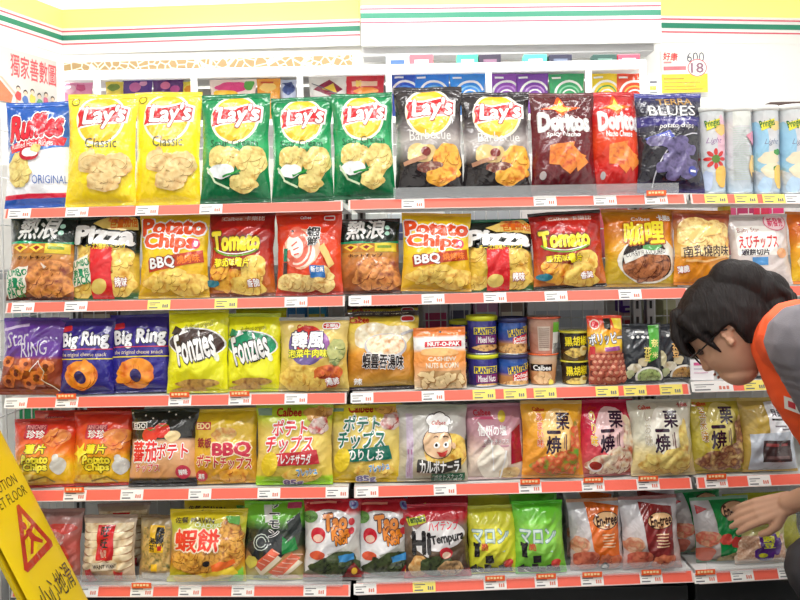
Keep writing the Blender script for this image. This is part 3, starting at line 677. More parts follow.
bag('nut_pouch', 'flat white and orange cashew nut pouch with a hanging hole', 414, 466, 327, 3, ramp((0, (214, 200, 180)), (.05, (230, 200, 160)), (.45, (240, 150, 70)), (.6, (244, 160, 80)), (.66, (240, 238, 234)), (.83, (240, 238, 234)), (.87, (236, 120, 40)), (1, (238, 130, 50))), [
    R(425, 341, 462, 347, (200, 30, 50)), T("NUT-O-PAK", 428, 342, 460, 346, WH, .04), T("CASHEW", 428, 357, 456, 361, (246, 226, 200), .04), T("NUTS & CORN", 426, 363, 458, 368, (246, 226, 200), .04), B(440, 352, 20, 4, (250, 190, 120), 4, .1), E(441, 332, 1.3, 1, BK),
    R(420, 371, 461, 391, (190, 150, 100))] + [it for k in range(26) for it in (B(422.5 + (k * 11 % 39), 375 + (k * 7 % 15), 4.8, 3.2, (176, 128, 74), k, .2, k * 40), B(422 + (k * 11 % 39), 374.4 + (k * 7 % 15), 4.3, 2.7, (240, 212, 160), k, .2, k * 40))],
    depth=.03, lean=5, seal=(238, 130, 50), seal_b=(222, 206, 180), pinch=.005, wr=.5, dy=-.008, short='cashew nut pouch', cat='nut pouch')

def nuttin(label, a, b, yt, kind, zb=None, short=None, Y0=.07):
    H = 35; y = yt; w = b - a
    if kind == 'mix':
        c = ramp((0, (60, 40, 90)), (.5, (52, 44, 120)), (1, (56, 60, 150)))
        it = [R(a + 6, y + 11, b - 2, y + 18, (246, 226, 40)), T("PLANTERS", a + 7, y + 12, b - 3, y + 17.5, (40, 40, 110), .05), R(a + 8, y + 19, b - 2, y + 27, (130, 40, 110)), T("Mixed Nuts", a + 10, y + 20, b - 4, y + 26, WH, .02), B(a + 17, y + 31, 12, 3.4, NUTS, 3)]
        lc = (206, 210, 40)
    else:
        c = ramp((0, (170, 110, 60)), (.3, (190, 130, 70)), (.42, (60, 70, 150)), (.7, (40, 90, 170)), (1, (40, 50, 120)))
        it = [P((246, 214, 40), (a + 8, y + 12), (b - 1, y + 8), (b - 1, y + 15), (a + 9, y + 19)), T("PLANTERS", a + 9, y + 10, b - 2, y + 17, (30, 60, 110), .05, r=6), P((214, 40, 50), (a + 13, y + 19), (b - 1, y + 16), (b - 1, y + 26), (a + 13, y + 28)), T("Cocktail", a + 14, y + 18, b - 2, y + 22, WH, .03, r=5), T("Peanuts", a + 14, y + 22, b - 2, y + 26, WH, .03, r=5), B(a + 15, y + 30, 15, 5.5, NUTS, 3)]
        lc = (40, 44, 90)
    return round_pack('nut_tin', label, a, b, yt, 3, c, it, Y0, [('foot_rim', [(1, 0), (1.035, .004), (1.035, .03), (1, .045)], paint('tin_rim', (190, 196, 200), .3, .9)), ('lid', [(1, .87), (1.05, .88), (1.05, .985), (1.0, 1.0), (.92, 1.0), (.9, .975)], paint('lid_%d' % lc[0], lc, .4))], cat='nut tin', group='nut tins on the third shelf', zbase=zb, short=short)
mb = nuttin('purple mixed nut tin with yellow lid, lower of its stack', 467, 498, 354, 'mix', short='purple mixed nut tins')
nuttin('purple mixed nut tin with yellow lid, on top of its twin', 467, 497, 315, 'mix', mb.location[2] + mb['_h'] + .0006)
pb = nuttin('blue peanut tin with red badge, lower of its stack', 498, 528, 354, 'pea', short='blue peanut tins')
nuttin('blue peanut tin with red badge, on top of its twin', 498, 527, 317, 'pea', pb.location[2] + pb['_h'] + .0006)
b2 = dup(mb, -.036, .088, 0, 'purple nut tin behind the lower mixed nut tin'); dup(b2, -.004, 0, mb['_h'] + .0006, 'nut tin at the back, on top of another behind the mixed nut tins')
b2 = dup(pb, -.014, .088, 0, 'blue nut tin behind the lower peanut tin'); dup(b2, -.004, 0, pb['_h'] + .0006, 'nut tin at the back, on top of another behind the peanut tins')

def cup(label, a, b, yt, up, zb=None, short=None):
    y = yt; w = b - a
    if up:
        it = [R(a + 1, y + 10, a + w * .75, y + 17, (40, 30, 28)), T("Calbee", a + 3, y + 11, a + w * .7, y + 16, WH, .03), B(a + 12, y + 24, 9, 7, food((226, 170, 110), (240, 200, 150), (190, 130, 80), 50), 3), E(a + 22, y + 29, 3, 4, (240, 220, 90), 20)]
        c = ramp((0, (190, 130, 80)), (.4, (210, 150, 100)), (.8, (222, 190, 160)), (1, (226, 206, 190)))
        parts = [('rim', [(1.0, .95), (1.06, .955), (1.06, .99), (1.0, 1.0), (.3, 1.0)], (214, 96, 50)), ('foot_rim', [(.8, 0), (.82, .01), (.82, .03)], (200, 150, 110))]
        return round_pack('snack_cup', label, a, b, yt, 3, c, it, .07, parts, (.8, 1.0), 'snack cup', group='snack cups on the third shelf', zbase=zb, short=short)
    it = [R(a + 8, y + 9, b - 12, y + 33, (214, 196, 180))] + [R(a + 9, y + 11 + q * 2, b - 13, y + 11.8 + q * 2, (150, 120, 110)) for q in range(10)] + [R(b - 9, y + 5, b - 2, y + 15, (110, 190, 60)), R(b - 9, y + 15, b - 2, y + 38, (236, 236, 232))] + [R(b - 8, y + 26 + q, b - 3, y + 26.5 + q, (50, 50, 50)) for q in range(0, 11)]
    return round_pack('snack_cup', label, a, b, yt, 3, ramp((0, (196, 130, 110)), (.9, (190, 150, 130)), (1, (200, 110, 80))), it, .07, [('rim', [(.84, .94), (1.06, .95), (1.06, .985), (1.0, 1.0), (.3, 1.0)], (200, 90, 60))], (.8, 1.0), 'snack cup', group='snack cups on the third shelf', zbase=zb)
cb = cup('brown snack cup with a black name band, lower of its stack', 528, 558, 353, True, short='brown snack cups')
cup('brown snack cup turned to its barcode, on top of another cup', 527, 560, 316, False, cb.location[2] + cb['_h'] + .0006)
dup(cb, -.01, .092, 0, 'brown snack cup standing behind the lower front cup')

def pot(label, a, b, yt, zb=None, short=None):
    y = yt
    return round_pack('snack_tub', label, a, b, yt, 3, ramp((0, (90, 70, 30)), (.35, (60, 46, 30)), (.6, (40, 36, 34)), (1, (50, 44, 36))), [T("黒胡椒", a + 3, y + 5, b - 4, y + 14, (246, 226, 40), .06, (60, 40, 20), .05, r=4), B(a + 12, y + 21, 9, 5, food((220, 180, 70), (240, 210, 110), (120, 80, 30), 90), 3), E(b - 8, y + 19, 4, 5, (236, 220, 150)), R(b - 9, y + 16, b - 2, y + 19, (190, 150, 60))], .065,
                      [('lid', [(1.0, .93), (1.07, .94), (1.07, .99), (1.0, 1.0), (.2, 1.0)], (210, 200, 60))], (.9, 1.0), 'snack tub', group='snack tubs on the third shelf', zbase=zb, short=short)
t1 = pot('black and yellow snack tub, lower of its stack', 561, 589, 360, short='black snack tubs')
pot('black and yellow snack tub, on top of its twin', 560, 589, 330, t1.location[2] + t1['_h'] + .0006)
bag('nut_pouch', 'red and yellow coated peanut pouch with white lettering', 588, 623, 315, 3, ramp((0, (150, 60, 50)), (.45, (190, 90, 70)), (.55, (240, 200, 40)), (.72, (240, 180, 40)), (.9, (226, 50, 40)), (1, (220, 50, 40))), [
    R(589, 354, 623, 389, (110, 40, 38)), E(595, 324, 5, 5, (246, 230, 210)), E(595, 324, 4, 4, (226, 40, 50)), P((40, 40, 30), (604, 316), (611, 318), (610, 330), (604, 328)), P((246, 220, 60), (612, 317), (622, 316), (622, 330), (614, 328)), T("ポリッピー", 589, 333, 622, 344, WH, .07, (40, 60, 110), .06, r=4), R(603, 347, 618, 351, (150, 70, 140), 4), R(589, 346, 594, 360, (200, 40, 50))] + [it for k in range(40) for it in (E(592 + (k % 7) * 4.8 + (k // 7 % 2) * 2, 357 + (k // 7) * 5.4, 2.9, 3.1, (190, 96, 76)), E(591.4 + (k % 7) * 4.8 + (k // 7 % 2) * 2, 356 + (k // 7) * 5.4, 1.4, 1.4, (226, 160, 130)))],
    seal=(220, 70, 40), seal_b=(160, 60, 50), depth=.045, pinch=.01, lean=4, short='coated peanut pouch', cat='nut pouch')
def dark(a, g):
    it = [E(a + 27, 377, 14, 10, (226, 224, 216)), E(a + 27, 377, 12, 8, food((140, 170, 90), (180, 200, 130), (90, 110, 60), 130) if g else food((170, 120, 60), (206, 160, 90), (110, 70, 40), 130)), B(a + 12, 368, 6, 5, food((206, 196, 170), (226, 220, 200), (170, 150, 110), 50), 3), B(a + 21, 362, 5, 4, (210, 196, 160), 5), B(a + 8, 374, 4, 4, (190, 196, 150), 7)] + [E(a + 12 + q * 5, 337, 1.5, 1.5, (226, 226, 222)) for q in range(4)] + [R(a + 15, 331, a + 24, 333, (200, 200, 196))]
    if g: it += [P((80, 170, 60), (a + 29, 324), (a + 40, 324), (a + 36, 358), (a + 26, 363)), T("花", a + 22, 347, a + 29, 355, (240, 220, 120), .03), T("奈", a + 30, 339, a + 37, 347, (246, 230, 140), .02), T("米", a + 30, 352, a + 36, 358, (240, 230, 150), .02), T("豆", a + 22, 355, a + 28, 361, (240, 220, 120), .03)]
    else: it += [T("花", a + 15, 345, a + 22, 352, (240, 190, 120), .03), T("豆", a + 15, 353, a + 21, 359, (240, 190, 120), .03), E(a + 4, 360, 5, 8, (200, 190, 150))]
    return it
bag('nut_pouch', 'matte black pea snack pouch with a green stripe and a bowl of peas', 620, 662, 323, 3, (44, 48, 54), dark(620, True), seal=(50, 54, 60), depth=.04, pinch=.005, lean=5, short='black pea pouch', cat='nut pouch', wr=.6)
bag('nut_pouch', 'matte black pouch with a bowl of brown beans, beside the pea pouch', 653, 690, 325, 3, (48, 50, 56), dark(655, False), seal=(50, 54, 60), depth=.04, pinch=.005, lean=5, dy=.014, short='black bean pouch', cat='nut pouch', wr=.6)
bag('nut_pouch', 'black snack pouch behind the face of the woman', 735, 780, 326, 3, (46, 46, 54), [E(758, 376, 14, 9, (210, 200, 190))], seal=(50, 54, 60), depth=.04, pinch=.005, lean=5, short='black pouch behind the woman', cat='nut pouch', wr=.6)
# ---- fourth row ----------------------------------------------------------
def zhen(x, k):
    d = x - 14
    q = lambda *p: [(a + d, b) for a, b in p]
    return [R(26 + d, 424, 49 + d, 439, (206, 40, 60), 0, 2), R(27 + d, 425, 48 + d, 430, (150, 60, 70)), T("ANICHIPS", 28 + d, 425, 47 + d, 429, (230, 150, 150), .02), T("珍珍", 29 + d, 430, 47 + d, 438, WH, .06),
            T("薯片", 28 + d, 444, 50 + d, 453, (246, 226, 40), .07, (60, 80, 20), .05, .1), T("Potato", 26 + d, 455, 53 + d, 463, (240, 224, 60), .09, (70, 60, 20), .06), T("Chips", 28 + d, 463, 52 + d, 472, (240, 224, 60), .09, (70, 60, 20), .06),
            B(62 + d, 466, 7, 9, (210, 210, 206), 3, .1), E(60 + d, 458, 3, 4, (226, 226, 222)), B(36 + d, 478, 20, 4, food((226, 180, 60), (240, 210, 90), (190, 120, 40), 60), 4), B(58 + d, 438, 12, 9, food((230, 110, 40), (240, 150, 60), (200, 60, 30), 40), k, .2), L(1.5, (140, 120, 60), *[(p + d, r) for p, r in ((34, 480), (50, 476), (58, 482))])]
ZB = ramp((0, (190, 40, 30)), (.06, (226, 170, 30)), (.3, (236, 196, 40)), (.5, (240, 130, 40)), (.75, (230, 70, 34)), (1, (200, 40, 34)))
z1 = bag('chip_bag', 'red and yellow potato chip bag beside the wet floor sign', 14, 76, 418, 4, ZB, zhen(14, 3), seal=(190, 50, 46), seal_b=(170, 40, 34), lean=11, yaw=5, short='first red and yellow chip bag', wr=1.4, group='red and yellow chip bags')
z2 = bag('chip_bag', 'red and yellow potato chip bag with starburst, beside the tomato chip bag', 72, 132, 411, 4, ZB, zhen(76, 5) + [P((246, 230, 60), (79, 444), (84, 448), (88, 442), (88, 450), (94, 452), (86, 456), (84, 462), (82, 455), (76, 454), (81, 450))], seal=(190, 60, 60), seal_b=(170, 40, 34), lean=10, dy=.012, short='second red and yellow chip bag', wr=1.2, group='red and yellow chip bags')
dup(z1, .012, .078, .006, 'red chip bag leaning behind the first red and yellow one', rz=-6); dup(z2, .006, .08, .004, 'red chip bag leaning behind the second red and yellow one', rz=3)
bag('chip_bag', 'black, peach and red tomato chip bag with two tomatoes', 130, 198, 408, 4, ramp((0, (40, 34, 36)), (.1, (40, 34, 34)), (.13, (222, 160, 110)), (.3, (226, 170, 120)), (.58, (230, 180, 140)), (.62, (36, 34, 34)), (.86, (30, 34, 32)), (1, (34, 44, 40))), [
    R(130, 421, 148, 429, WH), R(131, 422, 147, 428, (40, 36, 36)), T("EDO", 133, 422.5, 146, 427.5, WH, .03), E(152, 434, 9, 7.5, (220, 60, 40)), E(164, 430, 8.5, 7.5, (214, 50, 36)), L(1, (70, 140, 50), (160, 424), (165, 426), (170, 424)), L(1, (70, 140, 50), (148, 428), (152, 430), (157, 428)), B(175, 436, 7, 6, (232, 206, 150), 3), T("蕃茄", 134, 441, 160, 461, (230, 50, 50), .05, WH, .06), T("ポテト", 160, 443, 191, 458, (220, 40, 44), .08, WH, .06), T("チップス", 138, 463, 163, 471, (220, 50, 50), .06, WH, .04), E(186, 472, 7, 7, (200, 60, 80)), T("辣味", 182, 469, 190, 475, WH, .03)] + [E(132 + k * 11 + (k % 2) * 3, 412 + (k % 3) * 3, .9, .9, WH) for k in range(6)],
    seal=(40, 50, 46), seal_b=(44, 40, 42), lean=10, short='tomato chip bag with black top')
bag('chip_bag', 'gold barbecue chip bag with pink lettering', 190, 259, 408, 4, ramp((0, (206, 150, 40)), (.3, (230, 170, 50)), (.6, (230, 190, 60)), (1, (226, 190, 30))), [
    R(197, 421, 213, 429, (190, 60, 60)), T("EDO", 198, 422, 212, 428, (246, 220, 160), .04), B(226, 434, 12, 8, food((240, 210, 110), (200, 130, 60), (246, 236, 160), 40), 3), T("鉄板", 199, 437, 214, 447, (150, 30, 40), .04), T("BBQ", 216, 443, 253, 457, (200, 40, 70), .07, (250, 226, 190), .05), T("ポテトチップス", 199, 456, 254, 468, (196, 40, 60), .07, (250, 230, 190), .05, r=-5), E(204, 475, 6, 6, (206, 60, 70)), B(236, 476, 14, 7, CHIPO, 5), T("濃厚", 201, 473, 207, 478, WH, .02)],
    seal=(230, 200, 60), seal_b=(200, 150, 50), lean=9, dy=.012, roll=-1, short='gold barbecue chip bag')
def pote(d, c, sub, band, dy=0):
    return [T("Calbee", 277 + d, 408 + dy, 302 + d, 416 + dy, (180, 50, 30), .04), R(258 + d, 405 + dy, 272 + d, 415 + dy, (140, 170, 150)), B(318 + d, 412 + dy, 14, 8, food((210, 140, 60), (236, 180, 90), (170, 100, 40), 40), 3), B(320 + d, 426 + dy, 9, 9, food((180, 140, 150), (220, 200, 190), (190, 60, 60), 60), 6),
            T("ポテト", 273 + d, 420 + dy, 309 + d, 435 + dy, c, .05, WH, .05, .1), T("チップス", 267 + d, 435 + dy, 314 + d, 452 + dy, c, .05, WH, .05, .1), P(band, (276 + d, 453 + dy), (318 + d, 449 + dy), (321 + d, 463 + dy), (275 + d, 465 + dy)), T(sub, 277 + d, 453 + dy, 313 + d, 463 + dy, WH, .05, sh=.1),
            E(271 + d, 463 + dy, 8, 12, (236, 206, 50), -10), B(302 + d, 474 + dy, 18, 8, CHIPG, 3), T("フレッシュ", 298 + d, 467 + dy, 318 + d, 474 + dy, (80, 160, 220), .05, (230, 240, 246), .05, r=6), T("85g", 285 + d, 478 + dy, 303 + d, 485 + dy, (130, 120, 170), .05, WH, .05)]
bag('chip_bag', 'lime and gold potato chip bag with red lettering', 256, 333, 404, 4, ramp((0, (150, 200, 40)), (.1, (160, 206, 40)), (.13, (226, 200, 80)), (.4, (236, 206, 110)), (.7, (232, 206, 100)), (.85, (190, 210, 50)), (1, (170, 206, 50))), pote(0, (220, 60, 70), "フレンチサラダ", (200, 50, 60)), seal=(176, 206, 60), seal_b=(150, 206, 40), lean=8, short='lime and gold chip bag with red letters', pinch=.045)
bag('chip_bag', 'yellow potato chip bag with dark green lettering', 329, 403, 404, 4, ramp((0, (214, 176, 20)), (.1, (226, 190, 30)), (.2, (226, 196, 90)), (.7, (232, 210, 120)), (.85, (236, 216, 60)), (1, (240, 220, 40))), pote(72, (20, 110, 90), "のりしお", (20, 110, 90), -4), seal=(226, 206, 60), seal_b=(206, 170, 30), lean=8, dy=.012, yaw=-3, short='yellow chip bag with dark green letters', pinch=.045)
SKIN = (240, 200, 160)
bag('chip_bag', 'silvery chip bag with a cartoon chef in a tall white hat', 396, 467, 404, 4, ramp((0, (176, 170, 150)), (.2, (200, 190, 160)), (.6, (196, 190, 186)), (.9, (206, 204, 196)), (1, (170, 180, 150))), [
    R(405, 413, 412, 484, (206, 190, 210)), T("カルボ", 406, 440, 411, 478, (170, 110, 150), .02), B(446, 452, 22, 20, CHIPG, 3, .1),
    B(437, 443, 15.6, 15.5, (60, 40, 36), 4, .03), B(437, 443, 14.8, 14.7, SKIN, 4, .03),
    R(428, 421, 448, 433, (60, 40, 40)), E(432, 420, 6.5, 6, (60, 40, 40)), E(439, 418, 7, 6, (60, 40, 40)), E(445, 421, 6, 5.5, (60, 40, 40)), E(432, 420.5, 5.9, 5.4, WH), E(439, 418.5, 6.4, 5.4, WH), E(445, 421.5, 5.4, 5, WH), R(428.6, 420, 447.4, 432.4, WH), T("Calbee", 431, 421, 445, 425, (200, 60, 50), .02),
    E(436, 445, 3, 3, WH), E(436, 445, 1.4, 1.6, BK), E(445, 445, 3, 3, WH), E(445, 445, 1.4, 1.6, BK), L(.9, (80, 50, 40), *arc(435, 438, 2.6, 2, 20, 160, 6)), L(.9, (80, 50, 40), *arc(445, 438, 2.6, 2, 20, 160, 6)), P((200, 60, 50), (436, 451), (441, 452), (447, 450), (444, 456), (439, 456)), E(453, 446, 2, 3, SKIN),
    P((60, 56, 50), (417, 459), (440, 463), (460, 458), (460, 469), (440, 473), (416, 471)), T("カルボナーラ", 419, 460, 458, 472, WH, .05), R(430, 473, 463, 482, (50, 96, 70)), T("ポテトスナック", 433, 474, 461, 478, (220, 230, 220), .0), T("とろける濃厚", 433, 478, 461, 481, (220, 230, 220), .0)],
    seal=(176, 180, 160), seal_b=(160, 150, 130), lean=9, roll=1, short='silvery chef chip bag', pinch=.05)
bag('chip_bag', 'pale pink chip bag with white lettering, beside the silvery chef chip bag', 465, 526, 403, 4, ramp((0, (206, 186, 170)), (.3, (226, 206, 190)), (.6, (206, 160, 170)), (1, (190, 120, 140))), [
    T("Calbee", 474, 409, 491, 415, (200, 40, 60), .03), R(474, 416, 494, 419, (190, 80, 110)), E(502, 416, 4, 6, (214, 190, 60)), T("信州の塩", 477, 425, 506, 435, WH, .04, (190, 130, 150), .04), T("ポテトチップス", 482, 438, 508, 443, WH, .02, (190, 130, 150), .03), P((160, 20, 50), (511, 432), (521, 424), (522, 462), (509, 464)), R(480, 445, 508, 446, (190, 120, 150)), B(490, 462, 14, 20, (240, 230, 214), 3), B(508, 474, 10, 7, CHIPP, 5), L(1.4, WH, (478, 422), (490, 440), (492, 470)), L(1.6, WH, (505, 450), (498, 480))],
    seal=(196, 140, 160), seal_b=(206, 180, 180), lean=9, dy=.012, short='pale pink chip bag', wr=1.4)
def kuri(d, dy, side, foodm, scol, pan):
    return [B(555 + d, 432 + dy, 17, 25, pan, 3, .1), T("栗", 554 + d, 413 + dy, 568 + d, 429 + dy, (50, 26, 50), .03), T("一", 544 + d, 431 + dy, 558 + d, 433 + dy, (50, 26, 50), .03), T("焼", 543 + d, 436 + dy, 558 + d, 454 + dy, (50, 26, 50), .03), R(563 + d, 434 + dy, 564.3 + d, 452 + dy, (120, 90, 90)), R(561 + d, 436 + dy, 562 + d, 448 + dy, (150, 120, 110)),
            T("Calbee", 531 + d, 407 + dy, 543 + d, 411 + dy, (206, 50, 40), .03), T(side, 534 + d, 413 + dy, 540 + d, 447 + dy, scol, .03, WH, .02), B(548 + d, 466 + dy, 20, 11, foodm, 3), B(562 + d, 462 + dy, 14, 13, foodm, 6), B(572 + d, 440 + dy, 5, 18, foodm, 9)]
KO = ramp((0, (226, 150, 50)), (.4, (240, 160, 50)), (1, (240, 180, 50)))
bag('snack_bag', 'orange chestnut cracker bag with dark vertical lettering', 520, 582, 400, 4, KO, kuri(0, 0, "あ\nま\nい\n味", food((240, 200, 120), (226, 90, 60), (110, 170, 60), 50), (240, 110, 40), (250, 206, 130)), seal=(226, 190, 120), seal_b=(206, 150, 80), lean=8, roll=1.5, short='orange cracker bag')
kp = bag('snack_bag', 'pink red chestnut cracker bag with dark vertical lettering', 576, 635, 399, 4, ramp((0, (200, 110, 90)), (.3, (220, 80, 90)), (.6, (214, 30, 70)), (1, (190, 20, 60))), kuri(54, -2, "の\nり\n味", food((226, 180, 120), (240, 226, 200), (190, 90, 60), 50), (250, 200, 60), (246, 206, 206)) + [E(592, 465, 7, 5, WH), E(592, 464, 6, 4, (170, 50, 40)), E(625, 420, 3, 6, (246, 226, 190), 30)], seal=(206, 60, 96), seal_b=(190, 120, 120), lean=8, dy=.012, short='pink red cracker bag')
dup(kp, -.012, .08, .004, 'pink red cracker bag standing behind the front pink red one', rz=4)
bag('snack_bag', 'cream white chestnut cracker bag with dark vertical lettering', 629, 693, 399, 4, ramp((0, (222, 200, 150)), (.3, (226, 206, 140)), (.5, (226, 222, 200)), (1, (214, 210, 190))), kuri(108, -2, "し\nお\n味", food((226, 190, 90), (240, 220, 130), (200, 150, 60), 50), (196, 186, 160), (244, 240, 226)) + [T("卡樂B", 676, 404, 687, 408, (190, 60, 60), .03)], seal=(206, 206, 190), seal_b=(206, 190, 150), lean=8, short='cream white cracker bag')
bag('snack_bag', 'olive yellow chestnut cracker bag with dark vertical lettering', 687, 743, 398, 4, ramp((0, (190, 170, 70)), (.5, (196, 180, 60)), (1, (190, 170, 50))), kuri(164, -6, "玉\n米\n味", food((226, 180, 110), (130, 70, 60), (240, 210, 140), 50), (180, 130, 40), (222, 206, 120)), seal=(200, 190, 120), seal_b=(180, 160, 90), lean=8, dy=.012, short='olive yellow cracker bag')
bag('snack_bag', 'gold foil snack bag with a white label of dark lettering', 740, 794, 397, 4, ramp((0, (200, 170, 80)), (1, (190, 160, 80)), rough=.2), [
    P((226, 226, 230), (765, 402), (800, 398), (800, 452), (765, 452)), T("貝部家", 768, 409, 786, 416, (40, 30, 50), .04), R(768, 418, 786, 420, BK), R(770, 425, 782, 426.5, (120, 110, 120)), R(777, 428, 786, 429.5, (120, 110, 120)), P((196, 204, 216), (746, 434), (800, 430), (800, 470), (745, 471)), R(757, 440, 787, 462, (66, 46, 48)), R(760, 443, 772, 446, (150, 60, 60)), R(775, 443, 784, 446, (150, 60, 60)), R(760, 456, 784, 459, (110, 80, 80))],
    seal=(214, 190, 110), seal_b=(190, 160, 90), lean=8, roll=1, short='gold foil snack bag', wr=1.7)

# ---- bottom row ----------------------------------------------------------
CLR = (176, 160, 152)
bag('rice_cracker_bag', 'clear cracker bag with red print, half behind the wet floor sign', 22, 82, 508, 5, ramp((0, (150, 110, 100)), (.5, (190, 80, 70)), (1, (150, 120, 116))), [B(60, 528, 16, 6, (200, 60, 50), 3), B(64, 552, 10, 8, (206, 70, 50), 4), B(50, 540, 18, 10, food((206, 190, 180), (180, 90, 80), (226, 214, 206), 50), 5), B(66, 566, 10, 6, (206, 80, 50), 7)], seal=(170, 130, 126), wr=1.6, short='clear cracker bag with red print', lean=10)
ww = bag('rice_cracker_bag', 'clear bag of pale rice crackers with a red name panel', 83, 136, 514, 5, ramp((0, (170, 140, 120)), (.2, (206, 180, 150)), (.8, (206, 186, 160)), (1, (150, 130, 122))), [
    R(84, 522, 134, 566, RICE)] + [it for k in range(12) for it in (E(96 + (k % 2) * 26, 527.8 + (k // 2) * 7.5, 12.5, 4.4, (170, 132, 96), 4), E(96 + (k % 2) * 26, 527 + (k // 2) * 7.5, 12, 3.6, food((226, 200, 150), (240, 224, 190), (200, 160, 110), 40), 4))] + [R(100, 524, 117, 558, (200, 30, 40)), T("旺", 104, 526, 112, 534, (30, 20, 24), .04), T("旺", 104, 537, 112, 545, (30, 20, 24), .04), T("仙貝", 105, 547, 111, 555, (230, 190, 180), .02), R(97, 560, 121, 568, (214, 200, 180)), T("WANT WANT", 98, 562, 120, 566, (50, 40, 40), .03), R(90, 567, 98, 580, (190, 50, 50), 20), R(117, 570, 125, 580, (190, 50, 50), -10)],
    seal=(160, 140, 136), seal_b=(150, 120, 112), wr=1.5, lean=9, short='rice cracker bag', yaw=3)
dup(ww, .01, .08, .006, 'clear rice cracker bag standing behind the one with the red panel', rz=5)
bag('rice_cracker_bag', 'narrow clear seaweed cracker bag with a yellow label', 139, 176, 514, 5, ramp((0, (170, 160, 150)), (.2, (160, 130, 80)), (.85, (170, 150, 110)), (1, (120, 106, 96))), [
    R(143, 526, 172, 570, food((170, 130, 70), (206, 170, 100), (90, 90, 40), 90)), R(151, 524, 166, 551, (240, 190, 40)), T("厚燒", 157, 526, 166, 545, BK, .03), T("海\n苔", 151, 536, 157, 550, BK, .03), T("厚\n燒", 158, 526, 165, 541, BK, .03), R(160, 544, 164, 549, (206, 50, 40)), R(154, 563, 160, 570, (240, 190, 40)), R(143, 572, 172, 579, (200, 196, 190))],
    seal=(110, 90, 80), seal_b=(170, 160, 156), wr=1.3, lean=9, dy=.01, short='seaweed cracker bag', depth=.045)
pr = bag('cracker_bag', 'yellow prawn cracker bag with big red lettering and a hanging hole', 168, 247, 508, 5, ramp((0, (196, 190, 50)), (.12, (190, 180, 40)), (.3, (206, 130, 40)), (.6, (226, 200, 120)), (.75, (206, 214, 60)), (.88, (226, 206, 40)), (1, (226, 204, 40))), [
    B(208, 562, 32, 14, CRACK, 3, .1), B(234, 540, 13, 22, CRACK, 4), B(190, 556, 18, 14, CRACK, 8), P((240, 110, 40), (214, 562), (236, 557), (238, 562), (216, 570)), T("佐餐 PRAWN", 176, 517, 215, 522, (80, 70, 40), .03), T("CRACKERS", 196, 522, 224, 526, (230, 240, 200), .02), T("蝦餅", 177, 528, 222, 549, (236, 60, 40), .10, (250, 226, 200), .06), E(210, 560, 3, 3, BK), P((90, 170, 60), (226, 516), (240, 516), (240, 524), (230, 522)), P((120, 190, 60), (228, 580), (244, 566), (244, 580)), E(202, 511, 1.3, 1.1, (60, 60, 30)), P((240, 206, 60), (176, 575), (236, 565), (240, 572), (180, 582))],
    seal=(226, 206, 50), seal_b=(200, 196, 60), lean=9, short='prawn cracker bag', wr=1.2)
dup(pr, .012, .08, .004, 'yellow cracker bag behind the prawn cracker bag', rz=-4)
bag('snack_bag', 'green and black salmon snack bag with pieces of salmon sushi', 243, 307, 500, 5, ramp((0, (206, 200, 90)), (.1, (190, 176, 110)), (.3, (190, 140, 90)), (.45, (60, 70, 50)), (.65, (40, 50, 44)), (.8, (110, 190, 60)), (1, (140, 210, 50))), [
    B(268, 545, 20, 16, (40, 44, 48), 3), L(1, (190, 200, 190), *arc(262, 540, 8, 8, 0, 340)), L(1, (190, 200, 190), *arc(262, 540, 5, 5, 0, 340)), R(264, 500, 272, 520, (230, 230, 226), 10), T("サ\nー\nモ\nン", 269, 499, 280, 535, (30, 40, 50), .06, WH, .05), P((30, 130, 60), (284, 534), (290, 540), (296, 535), (300, 548), (284, 552)), P((40, 50, 50), (288, 520), (300, 512), (304, 530), (292, 536)),
    P((240, 226, 200), (256, 566), (276, 550), (284, 556), (262, 576)), P((236, 110, 80), (256, 562), (274, 546), (282, 551), (262, 570)), P((240, 226, 200), (270, 576), (296, 556), (304, 562), (280, 580)), P((238, 120, 90), (270, 570), (294, 551), (302, 557), (280, 577))] + [L(.9, (250, 200, 180), (260 + k * 5, 560 - k * 4), (267 + k * 5, 563 - k * 4)) for k in range(4)] + [L(.9, (250, 200, 180), (274 + k * 5, 568 - k * 4), (284 + k * 5, 570 - k * 4)) for k in range(5)] + [B(252, 560, 6, 7, (220, 206, 90), 3), E(262, 577, 8, 3, (90, 110, 50)), B(290, 576, 12, 3, (226, 190, 160), 4), R(287, 500, 301, 508, (200, 70, 110), 0)],
    seal=(120, 200, 50), seal_b=(190, 190, 90), lean=9, dy=.012, short='salmon snack bag', wr=1.1)
